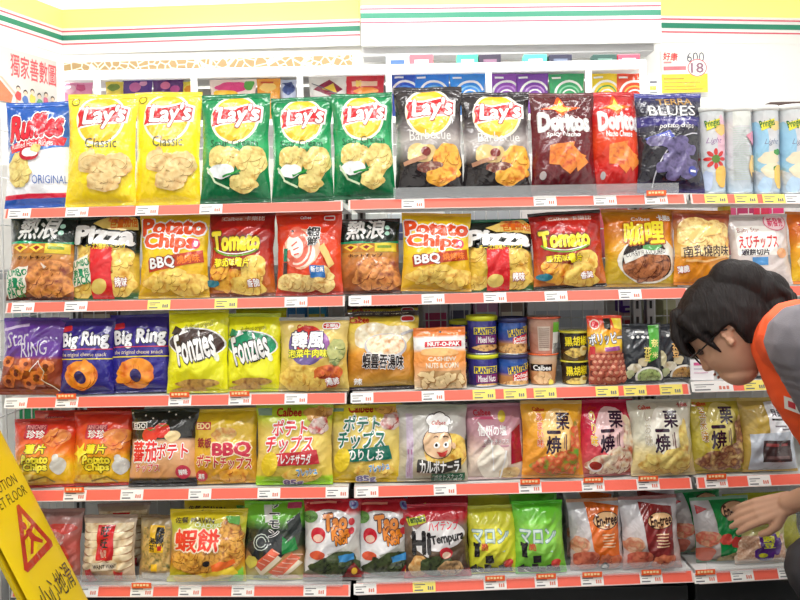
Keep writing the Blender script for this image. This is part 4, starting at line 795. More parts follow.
def tao(d):
    return [B(328 + d, 530, 26, 22, (226, 224, 226), 3, .12), P((226, 224, 226), (303 + d, 520), (316 + d, 540), (330 + d, 556), (305 + d, 572)), T("Tao", 324 + d, 514, 347 + d, 529, (226, 130, 30), .10, (70, 30, 24), .06, .1, r=6), T("Kae", 332 + d, 526, 350 + d, 537, (226, 130, 30), .10, (70, 30, 24), .06, .1, r=10), T("Noi", 336 + d, 535, 348 + d, 543, (226, 130, 30), .10, (70, 30, 24), .06, .1, r=10),
            E(318 + d, 534, 7.5, 8, (206, 30, 50)), E(318 + d, 537, 5, 4, (240, 200, 180)), E(317 + d, 554, 8, 4.5, (220, 90, 60)), E(352 + d, 521, 3, 3.6, (206, 50, 60)), E(352 + d, 530, 3, 3.6, (206, 50, 60)), E(310 + d, 516, 8, 6, (100, 150, 70)), T("original", 304 + d, 514, 317 + d, 519, (40, 60, 30), .01, r=-10),
            B(334 + d, 566, 24, 11, SEAW, 3), B(342 + d, 558, 14, 8, SEAW, 7), R(339 + d, 553, 354 + d, 560, (60, 140, 200), 10), P((120, 20, 24), (343 + d, 574), (354 + d, 562), (361 + d, 574)), E(354 + d, 570, 2.4, 3.2, (240, 190, 60)), E(353 + d, 505, 4.5, 4.5, (110, 130, 170)), E(353 + d, 505, 2.6, 2.6, (60, 40, 120)), R(310 + d, 503, 336 + d, 505, (240, 150, 130))]
TK = ramp((0, (96, 40, 44)), (.06, (190, 60, 60)), (.1, (110, 110, 90)), (.3, (190, 190, 180)), (.8, (206, 200, 200)), (.86, (200, 40, 50)), (1, (180, 24, 44)))
k1 = bag('seaweed_snack_bag', 'red topped fried seaweed bag with orange lettering, beside the salmon snack bag', 303, 361, 499, 5, TK, tao(0), seal=(190, 36, 52), seal_b=(150, 140, 140), lean=9, short='first seaweed bag', group='red topped fried seaweed bags', wr=1.3)
k2 = bag('seaweed_snack_bag', 'red topped fried seaweed bag with orange lettering, beside the tempura seaweed bag', 357, 408, 499, 5, TK, tao(53), seal=(190, 36, 52), seal_b=(160, 150, 150), lean=9, dy=.012, yaw=-4, short='second seaweed bag', group='red topped fried seaweed bags', wr=1.3)
dup(k2, .006, .08, .004, 'red topped seaweed bag behind the second front one', rz=4)
hi = bag('seaweed_snack_bag', 'dark red tempura seaweed bag with black and white lettering', 403, 470, 503, 5, ramp((0, (150, 30, 50)), (.08, (170, 50, 60)), (.12, (60, 44, 40)), (.4, (90, 70, 50)), (.7, (140, 120, 110)), (.8, (190, 40, 50)), (1, (186, 30, 50))), [
    B(438, 534, 27, 15, (214, 210, 210), 3, .1), P((214, 210, 210), (412, 524), (430, 540), (428, 556), (416, 548)), T("Hi", 412, 530, 430, 551, BK, .08), T("Tempura", 431, 532, 466, 543, BK, .05, r=8), T("ハイテンプ", 429, 520, 460, 529, (220, 60, 80), .05), P((206, 214, 40), (407, 517), (426, 513), (427, 520), (409, 524)), T("Tempura", 408, 514, 426, 522, (60, 90, 30), .05, r=8), B(417, 565, 9, 13, food((226, 180, 110), (200, 140, 70), (240, 210, 150), 60), 3), B(436, 564, 16, 10, SEAW, 5), B(450, 567, 12, 8, food((150, 120, 80), (200, 160, 110), (90, 70, 50), 60), 7), E(446, 551, 7, 6, (190, 40, 50)), E(446, 553, 5, 3.6, (240, 206, 180))],
    seal=(200, 60, 76), seal_b=(170, 60, 70), lean=9, short='tempura seaweed bag', wr=1.3)
dup(hi, .006, .08, .006, 'dark red tempura seaweed bag standing behind the front one', rz=-3)
def mago(d, c):
    x = 467 + d
    it = [T("マロン", x + 6, 527, x + 42, 541, (206, 226, 220), .05, (110, 150, 150), .03), T("海苔", x + 20, 541, x + 38, 550, (200, 226, 220), .04, (120, 160, 150), .02), B(x + 24, 536, 20, 14, c, 4), T("マロン", x + 5, 527, x + 40, 541, (216, 232, 226), .05, (110, 150, 150), .03), R(x + 6, 541, x + 11, 555, BK), R(x + 5, 540, x + 7, 544, BK), R(x + 10, 540, x + 12, 544, BK), R(x + 17, 553, x + 25, 561, BK, 4), T("脆", x + 13, 541, x + 20, 548, (206, 60, 50), .02)]
    it += [P((34, 34, 32), (x + 3 + k * 7, 577), (x + 2 + k * 7, 566 - (k % 3) * 2), (x + 8 + k * 7, 562 + (k % 2) * 4), (x + 11 + k * 7, 577)) for k in range(6)] + [B(x + 40, 562, 5, 4, (200, 60, 50), 5), L(1, (230, 230, 220), (x + 8, 568), (x + 14, 572))]
    return it
m1 = bag('seaweed_snack_bag', 'yellow seaweed snack pouch with dark seaweed pieces', 467, 519, 504, 5, ramp((0, (190, 196, 40)), (.5, (220, 216, 60)), (1, (206, 206, 60))), mago(0, (226, 220, 60)), seal=(206, 210, 80), seal_b=(190, 190, 50), lean=8, dy=.012, short='yellow seaweed pouch', wr=1.2)
m2 = bag('seaweed_snack_bag', 'lime green seaweed snack pouch with dark seaweed pieces', 514, 565, 500, 5, ramp((0, (90, 180, 40)), (.5, (150, 210, 80)), (1, (80, 196, 40))), mago(47, (140, 206, 80)), seal=(90, 206, 50), seal_b=(90, 180, 50), lean=8, short='lime green seaweed pouch', wr=1.2)
dup(m1, .004, .075, .004, 'seaweed pouch standing behind the yellow one', rz=-4); dup(m2, .004, .075, .006, 'seaweed pouch standing behind the lime green one', rz=4)
def entree(d, c, c2, sub=(240, 200, 160)):
    q = [(586 + d, 500), (620 + d, 506), (618 + d, 556), (600 + d, 566), (590 + d, 546)]
    return [P(c, *q), E(606 + d, 519, 14, 8.5, (60, 30, 26), 4), E(606 + d, 519, 13, 7.7, (232, 190, 140), 4), T("En-tree", 595 + d, 514, 618 + d, 524, (60, 34, 30), .04, sh=.2, r=5), T("薄脆", 603 + d, 524, 609 + d, 527, (140, 60, 40), .02)] + \
           [R(600 + d + (k % 2) * 1.5, 532 + k * 3, 614 + d - (k % 3), 533.2 + k * 3, sub) for k in range(5)] + \
           [B(577 + d, 543, 9, 9, food((214, 170, 130), (200, 120, 90), (226, 200, 170), 50), 3), B(584 + d, 558, 12, 9, food((200, 80, 60), (214, 120, 90), (160, 50, 40), 50), 5), B(606 + d, 560, 12, 8, food((206, 90, 60), (220, 130, 90), (160, 50, 40), 50), 8)]
EB = ramp((0, (190, 130, 120)), (.3, (206, 190, 186)), (1, (196, 200, 208)))
e1 = bag('crisp_bag', 'white and orange crisp bag with an oval name badge', 569, 624, 498, 5, EB, entree(0, (224, 110, 40), 0) + [E(602, 564, 4.5, 4.5, (40, 30, 30)), E(602, 564, 3, 2, (230, 230, 226))], seal=(200, 150, 120), seal_b=(170, 140, 140), lean=8, dy=.01, short='orange crisp bag', wr=1.1)
e2 = bag('crisp_bag', 'white and maroon crisp bag with an oval name badge', 621, 680, 495, 5, EB, entree(53, (130, 40, 40), 0), seal=(170, 120, 120), seal_b=(170, 130, 130), lean=8, short='maroon crisp bag', wr=1.1)
dup(e1, .006, .08, .006, 'crisp bag standing behind the white and orange one', rz=5); dup(e2, .02, .08, .008, 'crisp bag standing behind the white and maroon one', rz=-3)
def green(a):
    return [P((20, 140, 70), (a + 18, 498), (a + 62, 494), (a + 62, 580), (a + 24, 580)), P((206, 50, 60), (a + 3, 503), (a + 3, 512), (a + 14, 507)), E(a + 40, 509, 14, 8.5, (60, 34, 30), 6), E(a + 40, 509, 13, 7.6, (226, 180, 140), 6), T("En-tree", a + 29, 504, a + 51, 514, (60, 34, 30), .04, sh=.2, r=5), B(a + 10, 536, 12, 8, food((214, 150, 110), (200, 90, 70), (226, 190, 150), 50), 3), B(a + 8, 552, 9, 7, (190, 100, 80), 5), B(a + 28, 537, 6, 6, (200, 70, 60), 6), B(a + 38, 540, 6, 6, (200, 60, 56), 8), B(a + 34, 560, 16, 9, food((120, 110, 70), (170, 150, 100), (80, 70, 50), 80), 9)]
gb1 = bag('crisp_bag', 'white and green crisp bag with red triangle, in the grip of the woman', 694, 752, 496, 5, ramp((0, (150, 130, 120)), (.3, (190, 180, 176)), (1, (206, 206, 212))), green(694), seal=(140, 190, 160), seal_b=(120, 150, 130), lean=8, short='green crisp bag', group='white and green crisp bags', Y0=.06)
gb0 = dup(gb1, -.05, .06, .004, 'white and green crisp bag standing between the maroon and the gripped green bag', rz=4)
bag('crisp_bag', 'yellow green crisp bag standing behind the hand of the woman', 726, 800, 492, 5, ramp((0, (170, 160, 40)), (1, (190, 196, 40))), [B(760, 510, 20, 8, (200, 200, 60), 3)], seal=(180, 190, 50), seal_b=(150, 150, 50), lean=8, dy=.1, short='yellow green crisp bag', wr=1.3)
bag('nut_pouch', 'clear pea nut bag with a purple and yellow badge below the hand', 733, 787, 525, 5, ramp((0, (190, 170, 150)), (.4, (206, 180, 156)), (1, (206, 206, 110))), [
    R(740, 540, 780, 568, food((214, 180, 150), (190, 140, 110), (230, 206, 180), 110)), B(767, 549, 9, 14, (76, 30, 120), 3, .2, 25), B(762, 560, 9, 8, (76, 30, 120), 5), T("豌\n豆", 761, 541, 771, 554, (214, 216, 40), .05), E(760, 562, 4, 2.6, (206, 206, 50)), E(775, 540, 1.6, 4, (206, 200, 60), 0)],
    seal=(206, 206, 140), seal_b=(190, 170, 150), lean=8, Y0=.035, depth=.04, ref=(738, 782, 530, 572), short='purple badge nut bag', cat='nut pouch')
# ================================================================== shelving
M_white = paint('white_powder_coat', (226, 226, 224), .45, 0, .03, 300)
M_grey = paint('grey_metal', (168, 170, 172), .4, .6, .03, 300)
M_wire = paint('wire_zinc', (222, 224, 224), .35, .3)
M_coral = paint('coral_rail_insert', (240, 104, 84), .42, 0, .02, 150, .04)
M_lip = paint('rail_clear_lip', (226, 206, 200), .3)
M_black = paint('black_plinth', (22, 24, 26), .5, 0, .05, 80)
M_clear = paint('clear_acrylic', (236, 240, 242), .08, 0, alpha=.16)

BAYX3 = {}
for bay, label in (('A', 'white wire shelving bay beside the wet floor sign'), ('B', 'middle shelving bay between the two others, nut tins on its third shelf'), ('C', 'shelving bay with the chip tubes, behind the bending woman')):
    xa, xb = BAYX[bay]
    X0 = W(xa, 300, 0)[0]; X1 = W(xb, 300, 0)[0]
    if bay == 'C': X1 = X0 + .90
    root = empty('shelving_bay', ((X0 + X1) / 2, .2, 0), label, 'shelving', 'shelving bays')
    ox, oy = (X0 + X1) / 2, .2
    for row in range(1, 6):
        A, Bq = shelf_line(bay, row); sl = (Bq[1] - A[1]) / (Bq[0] - A[0])
        z = lambda X: A[1] + sl * (X - A[0])
        xl, xr = X0 + .001, X1 - .001
        def slab(m, y0, y1, t0, t1, x0=xl, x1=xr, mi=0):
            v = []
            for (x, y, t) in ((x0, y0, t0), (x1, y0, t0), (x1, y1, t0), (x0, y1, t0), (x0, y0, t1), (x1, y0, t1), (x1, y1, t1), (x0, y1, t1)):
                v.append((x - ox, y - oy, z(x) + t))
            m.add(v, [(3, 2, 1, 0), (4, 5, 6, 7), (0, 1, 5, 4), (1, 2, 6, 5), (2, 3, 7, 6), (3, 0, 4, 7)], mi)
        m = MB(); slab(m, .006, .40, -.016, -.0006); slab(m, .006, .012, -.022, -.0006)
        sh = m.build('shelf', M_white, root)
        def slant(m, d0, d1, t0, t1, x0, x1, mi):
            """slab on the sloped rail face: d = proud of the face, t = height below the shelf edge"""
            v = []
            for d in (d0, d1):
                for (x, t) in ((x0, t0), (x1, t0), (x1, t1), (x0, t1)):
                    v.append((x - ox, t * .38 - d - oy + .004, z(x) + t))
            m.add(v, [(0, 1, 2, 3), (7, 6, 5, 4), (4, 5, 1, 0), (5, 6, 2, 1), (6, 7, 3, 2), (7, 4, 0, 3)], mi)
        m = MB()
        slant(m, 0, .002, -.0265, 0, xl, xr, 0)
        slant(m, .002, .003, -.0246, -.0004, xl + .005, xr - .005, 1)
        slant(m, .002, .0038, -.0265, -.0249, xl, xr, 0)
        m.build('price_rail', [M_lip, M_coral], sh)
        if (bay, row) in (('B', 1), ('B', 5), ('A', 5), ('C', 5)):
            m = MB(); fa = xl + .12 if (bay, row) == ('B', 1) else xl + .02
            slab(m, -.0072, -.0056, -.001, .03, fa, xr - .02); slab(m, -.0056, -.0002, -.001, .0004, fa, xr - .02)
            m.build('clear_fence', M_clear, sh)
    for xx in (X0 + .016, X1 - .016):
        m = MB(); m.box((xx - .013 - ox, .402 - oy, .0), (xx + .013 - ox, .436 - oy, 1.47), 0, .002)
        for q in range(26): m.box((xx - .004 - ox, .4005 - oy, .1 + q * .05), (xx + .004 - ox, .4022 - oy, .125 + q * .05), 1)
        m.build('upright', [M_grey, M_black], root)
    m = MB()
    n = 22
    for q in range(n + 1):
        x = X0 + .034 + (X1 - X0 - .068) * q / n - ox
        m.tube([(x, .417 - oy, .2), (x, .417 - oy, 1.45)], .0016, 5)
    for q in range(14):
        zz = .22 + q * .0935
        m.tube([(X0 + .03 - ox, .4205 - oy, zz), (X1 - .03 - ox, .4205 - oy, zz)], .0018, 5)
    m.build('wire_back_panel', M_wire, root)
    m = MB(); m.box((X0 - ox + .004, .03 - oy, 0), (X1 - ox - .004, .40 - oy, shelf_line(bay, 5)[0][1] - .035), 0, .003)
    m.build('plinth', M_black, root)
    if bay == 'A':
        m = MB()
        for q in range(9):
            m.tube([(X0 - .036 - ox, .012 + q * .05 - oy, .1), (X0 - .036 - ox, .012 + q * .05 - oy, 1.5)], .0022, 6)
        m.tube([(X0 - .041 - ox, .004 - oy, .1), (X0 - .041 - ox, .004 - oy, 1.5)], .0035, 8)
        for q in range(11):
            zz = .15 + q * .13; m.tube([(X0 - .039 - ox, .004 - oy, zz), (X0 - .039 - ox, .42 - oy, zz)], .002, 6)
        m.build('wire_end_panel', M_wire, root)

# ---- goods of the aisle behind, seen through the wire -------------------
def carton(label, x0, x1, y0, y1, Y, c, c2, dp=.08, name='carton', cat='box', zb=None):
    A = W(x0, y1, Y); Bq = W(x1, y0, Y)
    if zb is not None: A = (A[0], zb)
    m = MB(); h = Bq[1] - A[1]; w = Bq[0] - A[0]
    m.box((-w / 2, 0, 0), (w / 2, dp, h), 0, .003)
    m.box((-w * .42, -.0008, h * .45), (w * .42, .001, h * .8), 1); m.box((-w * .3, -.0008, h * .15), (w * .25, .001, h * .3), 2)
    o = m.build(name, [paint('carton_card', c, .5, 0, .03, 120), paint('carton_print', c2, .5), paint('carton_print', (230, 226, 220), .5)], loc=((A[0] + Bq[0]) / 2, Y, A[1]))
    return tag(o, label, cat)
back = [(352, 386, 213, 236, (226, 228, 226), (150, 150, 170), 'white carton behind the wire above the small black steak chip bag'), (388, 424, 213, 236, (214, 220, 226), (90, 100, 140), 'pale carton behind the wire above the small yellow barbecue bag'),
        (606, 650, 203, 224, (190, 60, 80), (230, 200, 200), 'red carton behind the wire above the curry chip bag'), (738, 754, 203, 228, (170, 40, 90), (240, 220, 220), 'magenta carton behind the wire, nearest the yellow box'), (755, 769, 203, 228, (206, 40, 80), (200, 30, 50), 'crimson carton behind the wire between two magenta ones'), (770, 785, 203, 228, (214, 50, 110), (240, 220, 220), 'bright pink carton behind the wire above the pink stamp'),
        (424, 448, 303, 322, (206, 200, 206), (190, 60, 110), 'white and pink carton behind the wire above the cashew pouch'), (450, 470, 300, 322, (190, 196, 206), (90, 90, 120), 'grey carton behind the wire above the mixed nut tins'), (474, 498, 302, 316, (206, 150, 190), (220, 220, 230), 'pink carton behind the wire above the nut tins'), (500, 524, 302, 318, (150, 130, 120), (230, 220, 200), 'brown carton behind the wire above the peanut tins'),
        (528, 604, 300, 313, (226, 228, 232), (190, 196, 206), 'long white carton behind the wire above the snack cups'), (622, 640, 297, 312, (96, 50, 160), (220, 210, 240), 'purple carton behind the wire above the black pea pouch'), (624, 640, 313, 324, (206, 170, 170), (190, 70, 80), 'pale pink carton under the purple one behind the wire'), (643, 652, 300, 334, (190, 190, 160), (120, 120, 90), 'beige carton behind the wire near the hair of the woman'), (664, 676, 300, 336, (196, 196, 156), (150, 150, 110), 'cream carton behind the wire beside the hair of the woman'),
        (12, 30, 306, 330, (150, 170, 170), (90, 110, 120), 'grey green carton behind the wire above the shiny purple bag'), (82, 112, 303, 330, (120, 100, 90), (190, 180, 160), 'brown carton behind the wire above the dark blue ring bags'), (20, 44, 406, 440, (30, 130, 80), (200, 220, 200), 'green carton behind the wire above the red chip bags'), (288, 306, 304, 326, (60, 130, 190), (220, 220, 230), 'blue carton behind the wire above the pale gold bag'), (308, 326, 304, 326, (60, 150, 190), (240, 220, 100), 'light blue carton behind the wire above the pale gold bag'),
        (446, 520, 208, 222, (180, 186, 192), (150, 156, 166), 'grey carton behind the wire above the small pizza bag')]
zs = []
for x0, x1, y0, y1, c, c2, lb in back:
    lev = 262 if y0 < 240 else (352 if y0 < 360 else 470)
    zb = W(400, lev, .47)[1]
    if lb.startswith('purple'): zb = W(632, 313, .47)[1] + .0015
    if lb.startswith('pale pink'): y0 = 313
    o = carton(lb, x0, x1, y0, y1 + 26, .47, c, c2, zb=zb); o['group'] = 'cartons of the next aisle'
    if not lb.startswith('purple'): zs.append((o.location.z, o.location.x))
# the shelves of the far side that carry them
m = MB()
X0, X1 = W(2, 300, .6)[0], W(692, 300, 0)[0] + .9
for zz in sorted(set(round(z, 4) for z, x in zs)):
    m.box((X0, .445, zz - .03), (X1, .62, zz - .0008))
rr_ = empty('rear_shelving', ((X0 + X1) / 2, .5, 0), 'next aisle shelving with an added backing panel, seen through the wire grid', 'shelving')
rb = m.build('shelf', M_grey, rr_, loc=(-(X0 + X1) / 2, -.5, 0))
m = MB(); m.box((X0 - .02, .622, 0), (X1, .64, 1.42), 0, .003); m.build('back_panel', paint('added_backing', (226, 224, 220), .6, 0, .03, 40, .08), rr_, loc=(-(X0 + X1) / 2, -.5, 0))  # panel added to screen off the bright walls behind the wire
# yellow box tucked beside the folded fries bag
carton('small yellow box on the second shelf beside the white shrimp chip bag', 724, 731, 206, 226, .30, (240, 210, 60), (206, 150, 30), .05)

# ---- the tall shelving of the next aisle --------------------------------
FY = 1.5
M_frame = paint('white_frame', (244, 244, 244), .4)
zf = W(350, 118, FY)[1]
X0, X1 = W(60, 100, FY)[0], W(645, 100, FY)[0]
fr = empty('display_rack', ((X0 + X1) / 2, FY, 0), 'white display rack rising behind the chip shelves', 'shelving')
ox = (X0 + X1) / 2
m = MB(); m.box((X0 - ox, -.02, zf - .03), (X1 - ox, .3, zf), 0, .003); m.build('shelf', M_frame, fr)
zr = W(350, 72, FY)[1]
m = MB(); m.box((X0 - ox, -.03, zr - .02), (X1 - ox, -.004, zr + .024), 0, .004); m.box((X0 - ox, -.006, zr + .012), (X1 - ox, .31, zr + .024), 0); m.build('top_rail', M_frame, fr)
for px in (64, 100, 196, 301, 389, 488, 587, 641):
    x = W(px, 90, FY)[0] - ox
    m = MB(); m.box((x - .013, -.045, 0), (x + .013, -.021, zr), 0, .003); m.build('post', M_frame, fr)
m = MB(); m.box((X0 - ox, .30, 0), (X1 - ox, .32, zr), 0, .002); m.build('back_panel', M_frame, fr)
def far_pack(label, x0, x1, yt, c, items, seal=None):
    return bag('hanging_pack', label, x0, x1, yt, 1, c, items, depth=.03, lean=2, Y0=FY + .09, zbase=zf, nu=14, nv=18, seal=seal or (c if not isinstance(c, bpy.types.Material) else (200, 200, 200)), cat='snack pack', wr=.8)
def swirl(x0, x1, c2):
    cx = (x0 + x1) / 2
    return [L(2.4, WH, *arc(cx + 2, 96, 15, 14, 20, 170)), L(1.6, c2, *arc(cx + 2, 97, 11, 10, 20, 170)), L(1.4, WH, *arc(cx + 2, 98, 8, 7, 20, 170)), R(x0 + 3, 77, x0 + 12, 79, WH)]
far_pack('pink dotted pack on the far rack behind the first yellow classic bag', 58, 93, 83, (232, 150, 190), [B(70, 90, 6, 5, (240, 190, 210), 3), B(82, 88, 5, 4, (200, 80, 130), 4)])
far_pack('yellow pack on the far rack beside the purple packs', 106, 124, 82, (236, 214, 90), [B(114, 88, 6, 4, (120, 150, 60), 3)])
far_pack('purple pack on the far rack with pink flowers, beside the yellow one', 123, 153, 80, (90, 60, 140), [E(136, 88, 6, 5, (206, 110, 170)), E(144, 84, 4, 3, (230, 160, 200))])
far_pack('dark purple pack on the far rack behind the second yellow classic bag', 153, 184, 80, (96, 50, 120), [E(166, 86, 5, 4, (226, 120, 160)), E(176, 90, 5, 4, (190, 80, 150))])
far_pack('narrow yellow pack on the far rack beside a white post', 183, 195, 82, (240, 220, 80), [B(189, 90, 4, 4, (230, 150, 40), 3)])
far_pack('pink and yellow fruit pack on the far rack behind the first green bag', 210, 257, 80, (240, 220, 214), [B(232, 88, 16, 6, (230, 70, 140), 3), B(228, 96, 16, 5, (250, 200, 60), 4), B(250, 86, 5, 5, (90, 170, 80), 5)])
far_pack('orange pack on the far rack behind the second green bag', 257, 281, 79, (236, 160, 60), [B(268, 88, 8, 5, (250, 210, 120), 3), R(261, 82, 274, 84, (200, 80, 40))])
far_pack('white and blue pack on the far rack beside the orange one', 281, 297, 80, (190, 200, 226), [B(289, 90, 6, 6, (70, 90, 150), 3), P((40, 60, 120), (282, 84), (292, 82), (296, 90))])
far_pack('white pack with dark red star on the far rack between two posts', 309, 347, 77, (226, 224, 220), [P((130, 30, 60), (313, 90), (330, 80), (344, 90), (332, 98)), P((226, 190, 60), (322, 90), (334, 84), (338, 94)), L(1, (90, 90, 110), (312, 84), (340, 96))])
far_pack('bright red pack on the far rack behind the third green bag', 346, 385, 76, (206, 40, 56), [R(352, 82, 378, 87, (240, 200, 170)), T("新", 356, 81, 362, 88, (250, 220, 90), .02), B(366, 92, 12, 4, (240, 150, 60), 3)])
for lb, a, b, c, c2 in (('deep blue pack with white swirl on the far rack, beside a post', 392, 416, (50, 90, 200), (90, 150, 230)), ('tilted blue swirl pack on the far rack behind the first black bag', 414, 450, (50, 130, 226), (120, 190, 240)), ('sky blue swirl pack on the far rack behind the second black bag', 450, 486, (60, 150, 236), (150, 210, 245)),
                        ('lilac purple swirl pack on the far rack, first of two', 492, 517, (150, 80, 180), (200, 150, 220)), ('purple swirl pack on the far rack beside the green one', 516, 549, (130, 70, 170), (200, 150, 220)), ('green swirl pack on the far rack behind the maroon bag', 549, 585, (60, 170, 110), (150, 220, 180)), ('yellow swirl pack on the far rack beside the orange red one', 591, 618, (240, 210, 50), (80, 160, 80)), ('orange red swirl pack at the far end of the far rack', 616, 648, (232, 80, 50), (250, 190, 90))):
    far_pack(lb, a, b, 74, c, swirl(a, b, c2))
for lb, a, b, c, c2 in (('blue and white box on top of the far rack', 386, 409, (200, 210, 226), (60, 90, 170)), ('red box on top of the far rack beside the blue and white one', 410, 433, (240, 90, 100), (250, 200, 200)), ('green box on top of the far rack, first from the red one', 457, 478, (60, 180, 130), (200, 240, 220)), ('black box on top of the far rack beside the first green one', 479, 501, (50, 44, 60), (120, 90, 110)), ('teal green box on top of the far rack between two black ones', 524, 547, (70, 190, 150), (210, 240, 225)), ('black box on top of the far rack beside the teal green one', 549, 572, (40, 40, 60), (90, 100, 120)), ('dark green box on top of the far rack', 593, 617, (40, 70, 64), (90, 120, 110)), ('red box with round mark at the end of the far rack top', 618, 640, (236, 70, 90), (250, 190, 190))):
    A = W(a, 60, FY + .06); Bq = W(b, 54, FY + .06); w = Bq[0] - A[0]; h = Bq[1] - zr - .024
    m = MB(); m.box((-w / 2, 0, 0), (w / 2, .06, h), 0, .003); m.box((-w * .3, -.001, h * .3), (w * .3, .001, h * .6), 1)
    tag(m.build('carton', [paint('box_card', c, .5), paint('box_print', c2, .5)], loc=((A[0] + Bq[0]) / 2, FY + .06, zr + .0243)), lb, 'box', 'boxes on top of the far rack')

# ================================================================== the shop
M_wall = paint('white_wall', (244, 244, 242), .6, 0, .02, 60)
M_red, M_green = paint('fascia_red', (226, 90, 110), .4), paint('fascia_green', (40, 140, 110), .4)
M_yel = paint('yellow_lightbox', (255, 238, 120), .4, emit=.55)
M_glow = paint('overexposed_lightbox', (255, 253, 240), .4, emit=.5)  # upper band painted white for the overexposed fade of the yellow lightbox
M_ceil = paint('ceiling_panel', (240, 240, 238), .7, 0, .02, 60)
HTOP = 2.85
def struct(o): o['kind'] = 'structure'; return o
def wall_between(name, P0, P1, z0=0.0, z1=HTOP, th=.06):
    """wall slab whose inner face runs P0 -> P1, thickness away from the camera side"""
    d = Vector((P1[0] - P0[0], P1[1] - P0[1], 0)).normalized(); n = Vector((-d.y, d.x, 0))
    m = MB(); v = []
    for z in (z0, z1):
        for q in (Vector((*P0, 0)), Vector((*P1, 0)), Vector((*P1, 0)) + n * th, Vector((*P0, 0)) + n * th): v.append((q.x, q.y, z))
    m.add(v, [(3, 2, 1, 0), (4, 5, 6, 7), (0, 1, 5, 4), (1, 2, 6, 5), (2, 3, 7, 6), (3, 0, 4, 7)])
    return struct(m.build(name, M_wall))
CX, CY = W(62, 38, 2.68)[0], 2.68          # corner of the two walls
K = (CX - .30, CY - .85)
L0 = (CX - 1.9, CY - 5.4)
XB = W(360, 30, 2.6)[0]; XR = W(660, 30, 2.6)[0]; RX, RY = W(830, 27, 2.74)[0], 2.74
wall_between('wall_left', L0, (CX, CY)); wall_between('wall_back', (CX, CY), (XR, 2.6)); wall_between('wall_far', (XR, 2.6), (RX, RY))
wall_between('wall_right', (RX, RY), (RX + .1, -3.4)); wall_between('wall_front', (RX + .1, -3.4), (L0[0], -3.4))
m = MB(); m.box((L0[0] - .1, -3.5, -.05), (RX + .2, 2.85, 0)); struct(m.build('floor', paint('dark_floor', (70, 70, 72), .35, 0, .02, 20, .1)))
m = MB(); m.box((L0[0] - .1, -3.5, HTOP), (RX + .2, 2.85, HTOP + .05)); struct(m.build('ceiling', M_ceil))
ZG = W(360, 28.5, 2.6)[1]
def fascia(name, P0, P1, zc0, zc1, zbot, dp=.02):
    d = Vector((P1[0] - P0[0], P1[1] - P0[1], 0)); n = Vector((d.y, -d.x, 0)).normalized()
    m = MB()
    def band(lo, hi, off, mi, f=None):
        v = []
        for o in (0, off):
            for (p, z) in ((P0, zc0), (P1, zc1)):
                q = Vector((*p, 0)) + n * o
                v += [(q.x, q.y, z + lo), (q.x, q.y, z + hi)]
        # 0 P0lo 1 P0hi 2 P1lo 3 P1hi (back) ; 4.. front
        m.add(v, [(4, 6, 7, 5), (0, 1, 3, 2), (0, 2, 6, 4), (1, 5, 7, 3), (0, 4, 5, 1), (2, 3, 7, 6)], mi)
    band(zbot, HTOP - max(zc0, zc1), dp, 0)
    band(-.015, .015, dp + .002, 2); band(.034, .042, dp + .002, 1); band(-.042, -.034, dp + .002, 1)
    band(.058, .17, dp + .003, 3); band(.17, .40, dp + .003, 4)
    return struct(m.build(name, [M_wall, M_red, M_green, M_yel, M_glow]))
fascia('trim_1', L0, (CX, CY), ZG, ZG, -.10, .003)
fascia('trim_2', (CX, CY), (XB, 2.6), ZG, ZG, -.10, .003)
fascia('trim_3', (W(361, 20, 2.38)[0], 2.38), (W(660, 20, 2.38)[0], 2.38), W(361, 17, 2.38)[1], W(660, 13.5, 2.38)[1], -.168, .02)
fascia('trim_4', (XR, 2.6), (RX, RY), W(660, 25.5, 2.6)[1], W(800, 27, 2.7)[1], -.10, .003)
m = MB(); m.box((W(361, 20, 2.38)[0], 2.38, ZG - .16), (W(660, 20, 2.38)[0], 2.62, HTOP)); struct(m.build('trim_5', M_wall))
# grey box whose colour paints the shading under the bulkhead
m = MB(); m.box((W(363, 50, 2.40)[0], 2.42, W(500, 53, 2.4)[1]), (W(655, 50, 2.4)[0], 2.56, ZG - .158)); struct(m.build('trim_6', paint('bulkhead_shade', (196, 196, 198), .5)))

# beige board with a pale crackle
mc, n_, l_, b_ = newmat('crackle_board')
tc = n_.new('ShaderNodeTexCoord'); v = n_.new('ShaderNodeTexVoronoi'); v.feature = 'DISTANCE_TO_EDGE'; v.inputs['Scale'].default_value = 24
cr = n_.new('ShaderNodeValToRGB'); cr.color_ramp.elements[0].position = .05; cr.color_ramp.elements[0].color = lin((226, 220, 196)); cr.color_ramp.elements[1].position = .09; cr.color_ramp.elements[1].color = lin((160, 132, 88))
l_.new(tc.outputs['Object'], v.inputs['Vector']); l_.new(v.outputs['Distance'], cr.inputs[0]); l_.new(cr.outputs[0], b_.inputs['Base Color'])
a0, a1 = W(64, 63, 2.3), W(64, 78, 2.3); b0, b1 = W(352, 55, 2.3), W(352, 68, 2.3)
m = MB(); v = [(a1[0], 2.3, a1[1]), (b1[0], 2.3, b1[1]), (b0[0], 2.3, b0[1]), (a0[0], 2.3, a0[1])]; v += [(x, 2.33, z) for x, y, z in v]
m.add(v, [(0, 1, 2, 3), (7, 6, 5, 4), (4, 5, 1, 0), (5, 6, 2, 1), (6, 7, 3, 2), (7, 4, 0, 3)])
tag(m.build('valance_board', mc), 'long beige board with pale cracked pattern above the far rack', 'board')

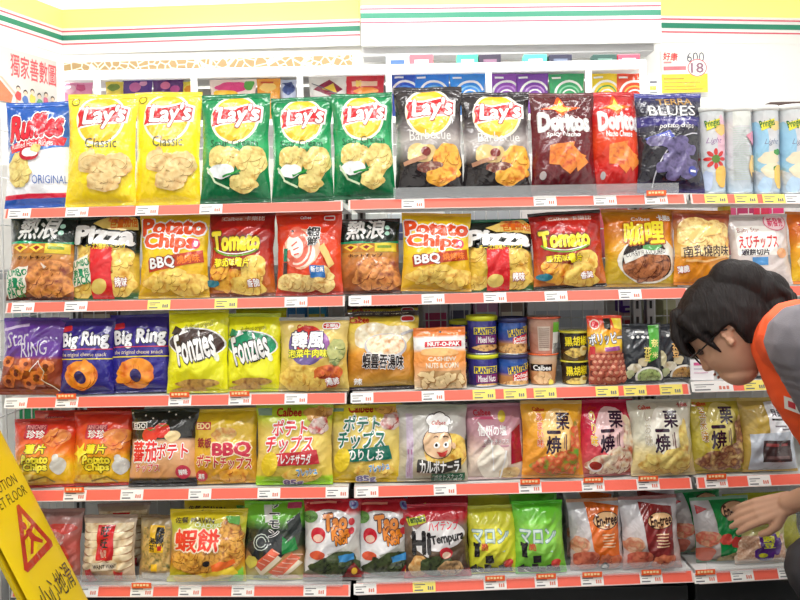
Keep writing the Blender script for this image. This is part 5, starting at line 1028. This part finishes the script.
def card(name, label, x0, x1, y0, y1, Y, c, items, cat='poster', rot=0, th=.004):
    """a flat printed sheet"""
    A = W(x0, y1, Y); Bq = W(x1, y0, Y); w, h = Bq[0] - A[0], Bq[1] - A[1]
    G = np.zeros((13, 13, 3)); Kk = np.zeros_like(G)
    for j in range(13):
        for i in range(13): G[j, i] = ((i / 12 - .5) * w, 0, j / 12 * h); Kk[j, i] = ((i / 12 - .5) * w, th, j / 12 * h)
    S = Surf(G); S.prints(items, (x0, x1, y0, y1), ((0, 1), (0, 1)))
    o = S.build(name, c if isinstance(c, bpy.types.Material) else paint('card_stock', c, .5), None, Kk)
    o.location = ((A[0] + Bq[0]) / 2, Y, A[1]); o.rotation_euler = (0, 0, math.radians(rot))
    return tag(o, label, cat)
card('price_poster', 'white and yellow price poster on the wall above the dark blue chip bag', 662, 707, 50, 93, 2.594, (252, 250, 240), [
    R(662, 74, 707, 93, (250, 226, 70)), T("好康", 664, 52, 678, 60, (226, 80, 80), .03, r=-5), R(664, 61, 672, 63, (240, 150, 150)), R(664, 66, 686, 70, (232, 120, 130)), T("600", 687, 52, 704, 62, (90, 90, 110), .0), E(697, 68, 9.5, 9, (232, 110, 120)), E(697, 68, 8.5, 8, WH), T("18", 691, 63, 703, 73, (150, 110, 130), .02), R(664, 78, 684, 79.5, (190, 160, 60)), R(664, 82, 700, 83.2, (200, 170, 70)), R(664, 86, 696, 87.2, (200, 170, 70)), R(664, 89, 702, 90.2, (200, 170, 70))])
card('shelf_card', 'small white card at the end of the far rack', 648, 659, 78, 98, 1.48, (240, 240, 238), [R(650, 81, 657, 83, (120, 120, 130)), R(650, 86, 656, 90, (226, 200, 90)), R(650, 92, 657, 93, (120, 120, 130))], 'card')
m = MB(); A = W(770, 108, 2.45); m.box((A[0], 2.45, A[1]), (A[0] + .5, 2.52, A[1] + .035), 0, .006)
tag(m.build('wall_rail', paint('dark_wood_rail', (84, 66, 62), .5)), 'dark rail on the white wall above the chip tubes', 'rail')
lc_ = card('leaflet', 'small white leaflet with pink heading below the face of the woman', 691, 714, 365, 386, .02, (240, 238, 240), [R(694, 368, 710, 371, (226, 110, 160)), R(694, 374, 704, 375, (190, 180, 200)), R(694, 378, 708, 379, (226, 190, 210))], 'leaflet')
lc_.location.z = shelf_z(3, lc_.location.x) + .001
# poster on the angled wall
dirv = Vector((L0[0] - CX, L0[1] - CY, 0)).normalized(); nn = Vector((-dirv.y, dirv.x, 0)); nn = nn if nn.x > 0 else -nn
def wall_point(px):
    for k in range(4000):
        q = Vector((CX, CY, 0)) + dirv * (k * .001)
        if proj(q.x, q.y, 1.6)[0] <= px: return q
pr_, pl_ = wall_point(57), wall_point(-34)
wd_ = (pr_ - pl_).length; ztp = HC + (PPY - 58.5) * (D + pr_.y) / FPX + .02
G = np.zeros((13, 13, 3)); Kk = np.zeros_like(G); hp = .30
for j in range(13):
    for i in range(13): G[j, i] = ((i / 12 - .5) * wd_, 0, -hp + j / 12 * hp); Kk[j, i] = ((i / 12 - .5) * wd_, .006, -hp + j / 12 * hp)
S = Surf(G)
S.prints([T("獨家善數圖", 46, 8, 99, 50, (226, 84, 92), .015), P((236, 120, 80), (0, 60), (34, 62), (48, 86), (46, 100), (0, 100)), L(3, (246, 180, 160), (0, 54), (36, 57), (53, 86), (52, 100))] +
    [it for k in range(6) for it in (E(54 + k * 8, 70 + (k % 2) * 5, 2.4, 5, (60, 40, 40)), E(54 + k * 8, 72 + (k % 2) * 5, 1.9, 4, (240, 206, 180)), B(54 + k * 8, 85 + (k % 2) * 5, 3.4, 9, ((220, 60, 60), (70, 110, 180), (240, 200, 80), (90, 160, 110), (206, 90, 130), (60, 60, 80))[k], k))], (0, 100, 0, 100), ((0, 1), (0, 1)))
o = S.build('shop_poster', paint('poster_paper', (214, 210, 206), .5), None, Kk)
mid = (pr_ + pl_) / 2 + nn * .012
o.location = (mid.x, mid.y, ztp); o.rotation_euler = (0, 0, math.atan2(-dirv.y, -dirv.x))
tag(o, 'pale grey poster with red characters on the angled side wall', 'poster')

# ================================================================== price tickets
M_tick = {'w': paint('white_ticket', (238, 236, 232), .45), 'y': paint('yellow_ticket', (240, 222, 110), .45)}
M_ink, M_inkr = paint('ticket_ink', (110, 110, 116), .5), paint('ticket_red_ink', (214, 120, 100), .5)
M_flag = paint('orange_flag', (240, 96, 40), .45); M_flagt = paint('flag_print', (255, 226, 170), .45)
TK_LIST = {1: [(19.5, 'w'), (77, 'w'), (147, 'w'), (211, 'w'), (413, 'w'), (545, 'w'), (605, 'w'), (656, 'wf'), (716, 'y'), (746, 'y'), (774, 'y'), (796, 'w')],
           2: [(23, 'w'), (76, 'w'), (159, 'y'), (226, 'y'), (296, 'w'), (360, 'w'), (433, 'w'), (495, 'w'), (556, 'w'), (630, 'w')],
           3: [(16, 'w'), (67, 'wf'), (180, 'wf'), (240, 'wf'), (296, 'w'), (362, 'w'), (433, 'w'), (484, 'y'), (515, 'y'), (545, 'y'), (607, 'y'), (635, 'y'), (671, 'y'), (712, 'wp'), (755, 'y')],
           4: [(75, 'wf'), (132, 'w'), (200, 'w'), (269, 'w'), (337, 'w'), (367, 'w'), (445, 'w'), (530, 'wf'), (593, 'wf'), (648, 'wf'), (716, 'wf'), (759, 'w')],
           5: [(87, 'w'), (142, 'wf'), (190, 'w'), (243, 'w'), (315, 'w'), (365, 'w'), (424, 'y'), (495, 'wf'), (546, 'wf'), (592, 'wf'), (651, 'wf'), (705, 'wf'), (742, 'w'), (789, 'w')]}
used = set()
for row, lst in TK_LIST.items():
    for px, kd in lst:
        X = W(px, shelf_px(row, px) + 5, -.004)[0]; z0 = shelf_z(row, X)
        A, Bq = shelf_line(bay_of(X), row); tl = math.atan2(Bq[1] - A[1], Bq[0] - A[0])
        cands = sorted([(abs(c - px), c, n) for r, c, n in NEAR if r == row])
        hw = .030 if 'p' not in kd else .055
        m = MB()
        def sl(x0, x1, t0, t1, d, mi, th=.0006):
            v = []
            for dd in (d, d + th):
                for (x, t) in ((x0, t0), (x1, t0), (x1, t1), (x0, t1)): v.append((x, t * .38 - dd + .004, t))
            m.add(v, [(0, 1, 2, 3), (7, 6, 5, 4), (4, 5, 1, 0), (5, 6, 2, 1), (6, 7, 3, 2), (7, 4, 0, 3)], mi)
        rnd = random.Random(int(px * 7 + row))
        sl(-hw, hw, -.0249, -.0002, .0036, 0)
        sl(-hw * .85, -hw * .1, -.0215, -.0185, .0044, 1, .0003); sl(-hw * .85, hw * .1, -.0085, -.0065, .0044, 1, .0003); sl(-hw * .8, -hw * .3, -.0135, -.012, .0044, 1, .0003)
        for q in range(3):
            x = hw * (.32 + q * .18); sl(x, x + hw * .12, -.020, -.0115 - (q % 2) * .001, .0044, 2 if 'y' not in kd else 1, .0003)
        t = m.build('price_ticket', [M_tick['y' if 'y' in kd else 'w'], M_ink, M_inkr], loc=(X, 0, z0))
        t.rotation_euler = (0, -tl, 0)
        col = 'yellow' if 'y' in kd else 'white'
        fl = ' with an orange flag' if 'f' in kd else ''
        if 'p' in kd: col = 'wide white'
        c = cands[0]
        lb = f"{col} price ticket{fl} on the rail under the {c[2]}"
        if lb in used:
            lb = f"{col} price ticket{fl} between the {cands[0][2]} and {cands[1][2]}"
        if len(lb.replace('-', ' ').split()) > 16: lb = lb.replace(' on the rail', '').replace('with an orange flag', 'with orange flag').replace('price ticket', 'ticket').replace('between the ', 'between ')
        if lb in used: lb = f"another {col} price ticket on the rail under the {c[2]}"
        assert lb not in used, lb
        used.add(lb)
        tag(t, lb, 'price ticket', 'price tickets on the %s shelf rail' % ORD[row])
        if 'f' in kd:
            m = MB(); hw2 = .026
            def fb(x0, x1, za, zb, d, mi): m.box((x0, -.0086 - d, za), (x1, -.0078, zb), mi)
            fb(-hw2, hw2, -.003, .0105, .0, 0); m.box((-hw2, -.0086, -.0035), (hw2, .0012, -.0028), 0)
            for q in range(5): fb(-hw2 * .8 + q * .0085, -hw2 * .8 + q * .0085 + .006, .0015 + (q % 2) * .001, .0075, .0006, 1)
            m.build('promo_flag', [M_flag, M_flagt], t)
def V3(px, py, Y):
    x, z = W(px, py, Y); return Vector((x, Y, z))
# ================================================================== wet floor sign
M_sign = paint('yellow_plastic', (236, 206, 24), .35, 0, .04, 90)
A0 = V3(0, 430, -.06); SP = 388.0
sw, d0s, d1s = .25, -70.0, 246.0
Yl = -.06
while (V3(-47.9, 455, Yl) - A0).length < sw: Yl -= .001
ez = (A0 - V3(88, 600, -.06)).normalized()
ex = (A0 - V3(-47.9, 455, Yl)).normalized(); ex = (ex - ez * ex.dot(ez)).normalized(); ey = ez.cross(ex)
SP = (V3(88, 600, -.06) - A0).length ** -1 * 191.4
sl_ = (d1s - d0s) / SP
so = A0 - ez * (d1s / SP) - ex * (sw / 2)
sign = empty('wet_floor_sign', so, 'yellow plastic wet floor sign tilted in front of the lowest shelves', 'safety sign')
sign.rotation_mode = 'QUATERNION'; sign.rotation_quaternion = Matrix((ex, ey, ez)).transposed().to_quaternion()
G = np.zeros((25, 13, 3)); Kk = np.zeros_like(G)
for j in range(25):
    for i in range(13):
        u, v = i / 12, j / 24; x = (u - .5) * sw
        e = min(u, 1 - u, (1 - v) * 2, v * 2); y = -.004 * min(1, e / .06)
        G[j, i] = (x, y, v * sl_); Kk[j, i] = (x, .012, v * sl_)
S = Surf(G)
SR, SK = (190, 60, 40), (50, 48, 30)
S.prints([T("CAUTION", -43, 44, -11, 54, SK, .012), T("WET FLOOR", -47, 58, -7, 68, SK, .012),
          P(SR, (-24, 72), (-21, 72), (-8, 120), (-9, 125), (-44, 128), (-46, 124)), P((236, 206, 24), (-23, 81), (-13, 118), (-40, 121)),
          E(-26.5, 92, 2.2, 4, SR), P(SR, (-28, 97), (-24, 96), (-21, 106), (-16, 114), (-18, 116), (-25, 109), (-31, 118), (-34, 117), (-27, 106)), P(SR, (-27, 98), (-34, 101), (-35, 104), (-27, 102)), P(SR, (-24, 97), (-18, 94), (-17, 97), (-23, 101)),
          T("小心地滑", -46, 144, -5, 170, SK, .012)], (-54, 0, d0s, d1s), ((0, 1), (0, 1)), .0006)
S.build('front_panel', M_sign, sign, Kk)
m = MB(); m.box((-sw * .47, .016, 0), (sw * .47, .026, sl_ - .004), 0, .004); m.build('rear_panel', M_sign, sign)
m = MB(); m.tube([(-sw * .2, .013, sl_ - .002), (-sw * .18, .013, sl_ + .03), (sw * .18, .013, sl_ + .03), (sw * .2, .013, sl_ - .002)], .008, 8); m.build('handle', M_sign, sign, True)

# ================================================================== the person
def ico(bm, c, r, rot=None, sub=2):
    g = bmesh.ops.create_icosphere(bm, subdivisions=sub, radius=1.0)
    M = Matrix.Translation(c) @ (rot.to_4x4() if rot is not None else Matrix.Identity(4)) @ Matrix.Diagonal((*((r, r, r) if not hasattr(r, '__len__') else r), 1))
    bmesh.ops.transform(bm, matrix=M, verts=g['verts'])
def chain(bm, nodes, sub=2):
    """limb of blended round sections; nodes = (point, radius)"""
    for (a, ra), (b, rb) in zip(nodes[:-1], nodes[1:]):
        n = max(2, int((b - a).length / (min(ra, rb) * .30)))
        for k in range(n + 1):
            t = k / n; ico(bm, a.lerp(b, t), ra + (rb - ra) * t, None, sub)
def remeshed(bm, name, voxel, smooth_it, mat, parent, shade=True):
    me = bpy.data.meshes.new('tmp'); bm.to_mesh(me); bm.free()
    o = bpy.data.objects.new('tmp', me); COL.objects.link(o)
    r = o.modifiers.new('r', 'REMESH'); r.mode = 'VOXEL'; r.voxel_size = voxel
    if smooth_it:
        q = o.modifiers.new('s', 'SMOOTH'); q.iterations = smooth_it; q.factor = .5
    dg = bpy.context.evaluated_depsgraph_get()
    ev = bpy.data.meshes.new_from_object(o.evaluated_get(dg)); bpy.data.objects.remove(o)
    ev.name = name; ev.materials.clear()
    for q in (mat if isinstance(mat, (list, tuple)) else [mat]): ev.materials.append(q)
    ev.polygons.foreach_set('use_smooth', np.ones(len(ev.polygons), dtype=bool)); ev.update()
    ob = bpy.data.objects.new(name, ev); COL.objects.link(ob); ob.parent = parent
    return ob

M_skin, n_, l_, b_ = newmat('skin')
b_.inputs['Base Color'].default_value = lin((206, 160, 132)); b_.inputs['Roughness'].default_value = .5
b_.inputs['Subsurface Weight'].default_value = .08; b_.inputs['Subsurface Radius'].default_value = (.02, .008, .004)
M_hair, n_, l_, b_ = newmat('dark_hair')
b_.inputs['Base Color'].default_value = lin((26, 21, 21)); b_.inputs['Roughness'].default_value = .62; b_.inputs['Specular IOR Level'].default_value = .25
tc = n_.new('ShaderNodeTexCoord'); mp = n_.new('ShaderNodeMapping'); mp.inputs['Rotation'].default_value = (0, math.radians(35), 0); mp.inputs['Scale'].default_value = (260, 90, 24)
nz = n_.new('ShaderNodeTexNoise'); nz.inputs['Scale'].default_value = 1.0; bp = n_.new('ShaderNodeBump'); bp.inputs['Strength'].default_value = .7; bp.inputs['Distance'].default_value = .004
l_.new(tc.outputs['Object'], mp.inputs[0]); l_.new(mp.outputs[0], nz.inputs['Vector']); l_.new(nz.outputs['Fac'], bp.inputs['Height']); l_.new(bp.outputs[0], b_.inputs['Normal'])
M_vest = paint('orange_vest', (238, 84, 30), .7, 0, .25, 400)
M_slv = paint('grey_sleeve', (104, 100, 106), .8, 0, .25, 400)
M_trs = paint('dark_trousers', (40, 38, 42), .8, 0, .25, 300)

HY = -.34
HEAR = V3(731, 320, HY)
ph = math.radians(46)
hf = Vector((-math.cos(ph), .4, -math.sin(ph))).normalized()
hx = hf.cross(Vector((-math.sin(ph), 0, math.cos(ph)))).normalized()      # her right
hu = hx.cross(hf).normalized()
rl_ = math.radians(-20); hx, hu = hx * math.cos(rl_) + hu * math.sin(rl_), hu * math.cos(rl_) - hx * math.sin(rl_)
HM = Matrix((hx, hf, hu)).transposed()          # columns: side, forward, up
HC_ = V3(727, 328, -.30)
def HP(x, f, u): return HC_ + HM @ Vector((x, f, u))

person = empty('person', (HC_.x + .32, -.42, 0), 'woman in an orange vest and glasses bending to the shelves, reaching for a green bag', 'person')
base = -Vector(person.location)

def headrad(d):
    """radius of the head along direction d = (side, forward, up)"""
    def ell(c, r):
        c = Vector(c); q = Vector((d.x / r[0], d.y / r[1], d.z / r[2])); p = Vector((c.x / r[0], c.y / r[1], c.z / r[2]))
        A_ = q.dot(q); B_ = q.dot(p); C_ = p.dot(p) - 1; D_ = B_ * B_ - A_ * C_
        return (B_ + math.sqrt(D_)) / A_ if D_ > 0 else 0
    v = [ell((0, -.012, .028), (.073, .092, .082)), ell((0, .028, -.035), (.058, .058, .078)), ell((0, .046, -.082), (.034, .036, .034)), ell((0, -.02, -.02), (.066, .07, .07))]
    k = 60.0
    r = math.log(sum(math.exp(k * x) for x in v)) / k - math.log(1.6) / k * .5
    p = d * r
    def g(x, u, s): return math.exp(-((abs(p.x) - x) ** 2 + (p.z - u) ** 2) / (2 * s * s))
    if d.y > 0:
        r += .020 * math.exp(-(p.x / .010) ** 2) * math.exp(-((p.z + .034) / .013) ** 2) + .009 * math.exp(-(p.x / .008) ** 2) * math.exp(-((p.z + .012) / .018) ** 2)
        r -= .008 * g(.031, -.004, .012); r += .004 * g(.03, .018, .012)
        r += .005 * math.exp(-(p.x / .016) ** 2) * (math.exp(-((p.z + .061) / .005) ** 2) + math.exp(-((p.z + .073) / .005) ** 2))
        r -= .003 * math.exp(-(p.x / .02) ** 2) * math.exp(-((p.z + .067) / .003) ** 2)
        r += .004 * g(.035, -.035, .016)
    return r
bm = bmesh.new()
def radial(bm, fn, nu=72, nv=54):
    rows = []
    for j in range(nv + 1):
        th = math.pi * j / nv; rw = []
        for i in range(nu):
            a = 2 * math.pi * i / nu; d = Vector((math.sin(th) * math.cos(a), math.sin(th) * math.sin(a), math.cos(th)))
            rw.append(bm.verts.new(HC_ + HM @ (d * fn(d))))
        rows.append(rw)
    for j in range(nv):
        for i in range(nu):
            f = (rows[j][i], rows[j + 1][i], rows[j + 1][(i + 1) % nu], rows[j][(i + 1) % nu])
            bm.faces.new(f)
    bmesh.ops.remove_doubles(bm, verts=[v for r in (rows[0], rows[-1]) for v in r], dist=1e-5)
    bmesh.ops.recalc_face_normals(bm, faces=bm.faces[:])
radial(bm, headrad)
for sx in (-1, 1):      # ears
    for t in range(9):
        a = math.radians(-60 + t * 30); ico(bm, HP(sx * .077, -.008 + .013 * math.cos(a), -.008 + .024 * math.sin(a)), .0052)
    ico(bm, HP(sx * .073, -.006, -.006), (.006, .010, .018), HM)
    ico(bm, HP(sx * .075, .004, -.030), .0065)
# neck, trunk, arms, legs
NB = V3(788, 340, -.40); CHT = V3(828, 378, -.42); BEL = V3(890, 480, -.42); HIP = V3(935, 560, -.42)
chain(bm, [(HP(0, -.03, -.05), .050), (HP(0, -.045, -.10), .048), (NB, .056)])
chain(bm, [(NB, .07), (CHT, .105), (BEL, .098), (HIP, .12)], 3)
SHL, SHR = V3(800, 334, -.57), V3(806, 358, -.27)
chain(bm, [(SHL, .046), (NB, .055), (SHR, .046)])
ELL, ELR = V3(872, 480, -.60), V3(856, 486, -.20)
WRL, WRR = V3(872, 600, -.54), V3(788, 503, -.085)
chain(bm, [(SHL, .052), (SHL.lerp(ELL, .5), .046), (ELL, .038), (ELL.lerp(WRL, .35), .037), (WRL, .026)])
chain(bm, [(SHR, .052), (SHR.lerp(ELR, .5), .046), (ELR, .038), (ELR.lerp(WRR, .35), .038), (WRR, .025)])
HPL, HPR = HIP + Vector((0, -.09, -.02)), HIP + Vector((0, .09, -.02))
KNL, KNR = V3(822, 570, -.55), V3(836, 552, -.26)
ANL, ANR = Vector((HIP.x - .06, -.54, .075)), Vector((HIP.x - .04, -.27, .075))
for h, k_, a in ((HPL, KNL, ANL), (HPR, KNR, ANR)):
    chain(bm, [(h, .09), (h.lerp(k_, .5), .075), (k_, .056), (k_.lerp(a, .35), .052), (a, .036)])
    chain(bm, [(a + Vector((.03, 0, -.035)), .034), (a + Vector((-.12, 0, -.048)), .026)])
# right hand on the green bag: palm, four fingers, thumb
def hand(bm, wr, kn, side, pn, curl, spread=.0168, s=1.0):
    """wr wrist, kn middle knuckle, side = towards the index finger, pn = palm normal (the way the fingers curl)"""
    fw = (kn - wr).normalized()
    for q in (-1.5, -.5, .5, 1.5):
        b = wr + side * (q * .010) - fw * .006; e = kn + side * (q * spread) + fw * (-.004 * abs(q + .2))
        chain(bm, [(b, .0145 * s), (b.lerp(e, .5), .0130 * s), (e, .0108 * s)])
    for q, ln in ((1.5, .92), (.5, 1.02), (-.5, .96), (-1.5, .76)):
        p = kn + side * (q * spread) + fw * (-.004 * abs(q + .2)); a = curl[0]; nodes = [(p, .0098 * s)]
        for L_, c_, r_ in ((.042 * ln, curl[0], .0090), (.026 * ln, curl[1], .0084), (.022 * ln, curl[2], .0072)):
            a_ = math.radians(c_); dr = fw * math.cos(a_) + pn * math.sin(a_) + side * (.05 * q)
            p = p + dr.normalized() * L_ * s; nodes.append((p, r_ * s))
        chain(bm, nodes)
    t0 = wr + fw * .022 + side * .020; t1 = t0 + (side * .75 + fw * .6 + pn * .35).normalized() * .036; t2 = t1 + (fw * .8 + side * .25 + pn * .55).normalized() * .030; t3 = t2 + (fw * .85 - side * .05 + pn * .5).normalized() * .024
    chain(bm, [(t0, .0145), (t1, .0118), (t2, .0102), (t3, .0084)])
KNK = V3(756, 512, -.04)
hand(bm, WRR, KNK, Vector((.10, -.62, -.78)).normalized(), Vector((-.1, .78, -.62)).normalized(), (20, 44, 56))
WD = (WRL - ELL).normalized()
hand(bm, WRL, WRL + WD * .075, Vector((.3, .9, .1)).normalized(), Vector((-.3, .1, -.9)).normalized(), (15, 35, 45))
bmesh.ops.translate(bm, vec=base, verts=bm.verts[:])
body = remeshed(bm, 'body', .0032, 3, M_skin, person)

# hair: cap over the skull, fringe, gathered bun
bm = bmesh.new()
def hairrad(d):
    r = headrad(d) if d.y < .2 else headrad(Vector((d.x, d.y, max(d.z, .25))).normalized()) 
    face = d.y > .30 + (.55 if d.z > .30 else 0) or (d.y > -.25 and d.z < -.12) or (abs(d.x) > .8 and -.25 < d.y < .25 and d.z < .02) or d.z < -.62
    t = .016 + .004 * noise.noise((d.x * 6, d.y * 6, d.z * 3))
    return headrad(d) + (t if not face else -.012)
radial(bm, hairrad, 80, 60)
for x in (-.055, -.037, -.018, 0, .018, .037, .055):     # fringe falling over the forehead
    chain(bm, [(HP(x * .8, .055, .090), .017), (HP(x, .086, .055), .014), (HP(x * 1.1, .097, .022), .009), (HP(x * 1.12, .094, .004), .004)])
for sx in (-1, 1):
    chain(bm, [(HP(sx * .062, .045, .070), .018), (HP(sx * .074, .040, .030), .012), (HP(sx * .073, .036, -.006), .007), (HP(sx * .070, .034, -.030), .003)])
    chain(bm, [(HP(sx * .060, -.050, -.010), .02), (HP(sx * .050, -.075, -.045), .016)])
ico(bm, HP(0, -.080, .075), (.058, .050, .048), HM, 3); ico(bm, HP(0, -.108, .046), (.054, .042, .054), HM, 3); ico(bm, HP(.0, -.122, .004), (.046, .044, .048), HM, 3); ico(bm, HP(-.008, -.112, -.034), (.040, .036, .036), HM, 3)
for sx in (-1, 1): ico(bm, HP(sx * .066, .022, .052), (.014, .034, .040), HM, 3); ico(bm, HP(sx * .070, .028, .022), (.010, .018, .024), HM, 3)
for q in range(7): chain(bm, [(HP(-.03 + q * .01, -.140, .01), .012), (HP(-.034 + q * .012, -.150, -.024 - .006 * (q % 3)), .008), (HP(-.036 + q * .012, -.140, -.050 - .01 * (q % 2)), .003)])
bmesh.ops.translate(bm, vec=base, verts=bm.verts[:])
remeshed(bm, 'hair', .0034, 1, M_hair, person)

# clothes
bm = bmesh.new()
NB2 = NB.lerp(CHT, .12)
chain(bm, [(NB2, .085), (CHT, .125), (BEL, .116), (HIP.lerp(BEL, .25), .128)], 3)
chain(bm, [(SHL.lerp(NB, .15), .072), (NB2, .080), (SHR.lerp(NB, .15), .072)])
bmesh.ops.translate(bm, vec=base, verts=bm.verts[:])
vest = remeshed(bm, 'vest', .006, 2, M_vest, person)
bm = bmesh.new(); chain(bm, [(SHL + Vector((.002, -.024, -.014)), .078), (SHL.lerp(ELL, .5), .066), (ELL, .054)]); chain(bm, [(ELL, .054), (ELL.lerp(WRL, .8), .040)])
bmesh.ops.translate(bm, vec=base, verts=bm.verts[:]); remeshed(bm, 'sleeve', .005, 2, M_slv, person)
bm = bmesh.new(); chain(bm, [(SHR + Vector((.01, .0, -.01)), .070), (SHR.lerp(ELR, .5), .062), (ELR, .052)]); chain(bm, [(ELR, .052), (ELR.lerp(WRR, .42), .043)])
bmesh.ops.translate(bm, vec=base, verts=bm.verts[:]); remeshed(bm, 'sleeve', .005, 2, M_slv, person)
bm = bmesh.new()
chain(bm, [(HIP.lerp(BEL, .2), .122), (HIP, .135)], 3)
for h, k_, a in ((HPL, KNL, ANL), (HPR, KNR, ANR)): chain(bm, [(h, .104), (h.lerp(k_, .5), .09), (k_, .070), (k_.lerp(a, .35), .066), (a + Vector((0, 0, .03)), .052)])
bmesh.ops.translate(bm, vec=base, verts=bm.verts[:]); remeshed(bm, 'trousers', .006, 2, M_trs, person)
for a in (ANL, ANR):
    bm = bmesh.new(); chain(bm, [(a + Vector((.03, 0, -.030)), .042), (a + Vector((-.04, 0, -.034)), .040), (a + Vector((-.13, 0, -.044)), .032)])
    for v in bm.verts: v.co.z = max(v.co.z, .001)
    bmesh.ops.translate(bm, vec=base, verts=bm.verts[:]); remeshed(bm, 'shoe', .005, 1, paint('black_shoe', (30, 30, 32), .5), person)
# glasses
m = MB(); bs = base
for sx in (-1, 1):
    loop = [HP(sx * .033 + .023 * math.cos(t), .100 - .010 * abs(sx * .033 + .023 * math.cos(t)) / .05, -.006 + .018 * math.sin(t)) + bs for t in [2 * math.pi * q / 20 for q in range(21)]]
    m.tube(loop, .0019, 6, 0, False)
    m.tube([HP(sx * .056, .092, -.002) + bs, HP(sx * .074, .060, -.001) + bs, HP(sx * .083, .0, .004) + bs, HP(sx * .082, -.012, -.002) + bs], .0017, 6, 0)
m.tube([HP(-.010, .101, -.002) + bs, HP(0, .104, .002) + bs, HP(.010, .101, -.002) + bs], .0017, 6, 0)
gl = m.build('glasses', paint('black_frame', (20, 18, 20), .3), person, True)
m = MB()
for sx in (-1, 1):
    pts = [HP(sx * .033 + .022 * math.cos(t), .0995 - .010 * abs(sx * .033 + .022 * math.cos(t)) / .05, -.006 + .017 * math.sin(t)) + bs for t in [2 * math.pi * q / 20 for q in range(20)]]
    m.add(pts, [tuple(range(20))])
m.build('lens', paint('lens_glass', (240, 244, 246), .05, alpha=.18), gl)
# eyes and lips
m = MB()
bm = bmesh.new()
bm.free()
for sx in (-1, 1):
    bm = bmesh.new(); ico(bm, HP(sx * .031, .0735, -.004), (.012, .010, .0075), HM, 2)
    m2 = bpy.data.meshes.new('eye'); bmesh.ops.translate(bm, vec=bs, verts=bm.verts[:]); bm.to_mesh(m2); bm.free(); m2.materials.append(paint('eye_dark', (60, 46, 42), .3)); eo = bpy.data.objects.new('eye', m2); COL.objects.link(eo); eo.parent = person
bm = bmesh.new(); ico(bm, HP(0, .0925, -.061), (.014, .003, .003), HM, 2); ico(bm, HP(0, .0910, -.071), (.013, .003, .0035), HM, 2)
m2 = bpy.data.meshes.new('lips'); bmesh.ops.translate(bm, vec=bs, verts=bm.verts[:]); bm.to_mesh(m2); bm.free(); m2.materials.append(paint('lip_colour', (186, 120, 104), .4)); eo = bpy.data.objects.new('lips', m2); COL.objects.link(eo); eo.parent = person
# badge on the vest
from mathutils.bvhtree import BVHTree
def on_vest(px, py):
    b = BVHTree.FromPolygons([v.co[:] for v in vest.data.vertices], [tuple(p.vertices) for p in vest.data.polygons])
    o_ = Vector((0, -D, HC)) + base; t_ = V3(px, py, -.4) + base
    return b.ray_cast(o_, (t_ - o_).normalized())
h0 = on_vest(793, 404)
if h0[0] is not None:
    p_, n__ = h0[0], h0[1]; tx = n__.cross(Vector((.35, 0, .9))).normalized(); ty = tx.cross(n__)
    m = MB()
    def dec(w, h, off, mi): m.add([p_ + n__ * off + tx * (a * w) + ty * (b * h) for a, b in ((-1, -1), (1, -1), (1, 1), (-1, 1))], [(0, 1, 2, 3)], mi)
    dec(.017, .016, .004, 0); dec(.008, .008, .0046, 1)
    m.build('badge', [paint('badge_white', (236, 236, 230), .5), paint('badge_red', (206, 60, 70), .5)], person)
# ================================================================== light and camera
def area(name, loc, sx, sy, power, rot=(0, 0, 0), col=(1, .985, .96)):
    l = bpy.data.lights.new(name, 'AREA'); l.shape = 'RECTANGLE'; l.size = sx; l.size_y = sy; l.energy = power; l.color = col
    o = bpy.data.objects.new(name, l); COL.objects.link(o); o.location = loc; o.rotation_euler = rot
    return o
for yy, pw in ((-.75, 13), (-2.0, 19)):
    for xx in (-1.3, 0.0, 1.3):
        area('ceiling_tube_light', (xx, yy, 2.82), 1.2, .12, pw)
for xx in (-1.4, 0.0, 1.4): area('ceiling_tube_light', (xx, 1.2, 2.82), 1.2, .12, 34)
w = bpy.data.worlds.new('World'); SC.world = w; w.use_nodes = True
w.node_tree.nodes['Background'].inputs[0].default_value = (1, 1, 1, 1); w.node_tree.nodes['Background'].inputs[1].default_value = .12

cam = bpy.data.cameras.new('camera'); co = bpy.data.objects.new('camera', cam); COL.objects.link(co)
cam.sensor_width = 36; cam.lens = 36.0 * FPX / 800.0; cam.shift_y = -(300 - PPY) / 800.0
co.location = (0, -D, HC)
co.rotation_euler = (Matrix.Rotation(math.radians(90), 3, 'X') @ Matrix.Rotation(-ROLL, 3, 'Z')).to_euler()
cam.clip_start = .05
SC.camera = co
vs = SC.view_settings
vs.view_transform = 'Standard'; vs.look = 'None'; vs.gamma = 1; vs.exposure = 0.22; vs.use_curve_mapping = False
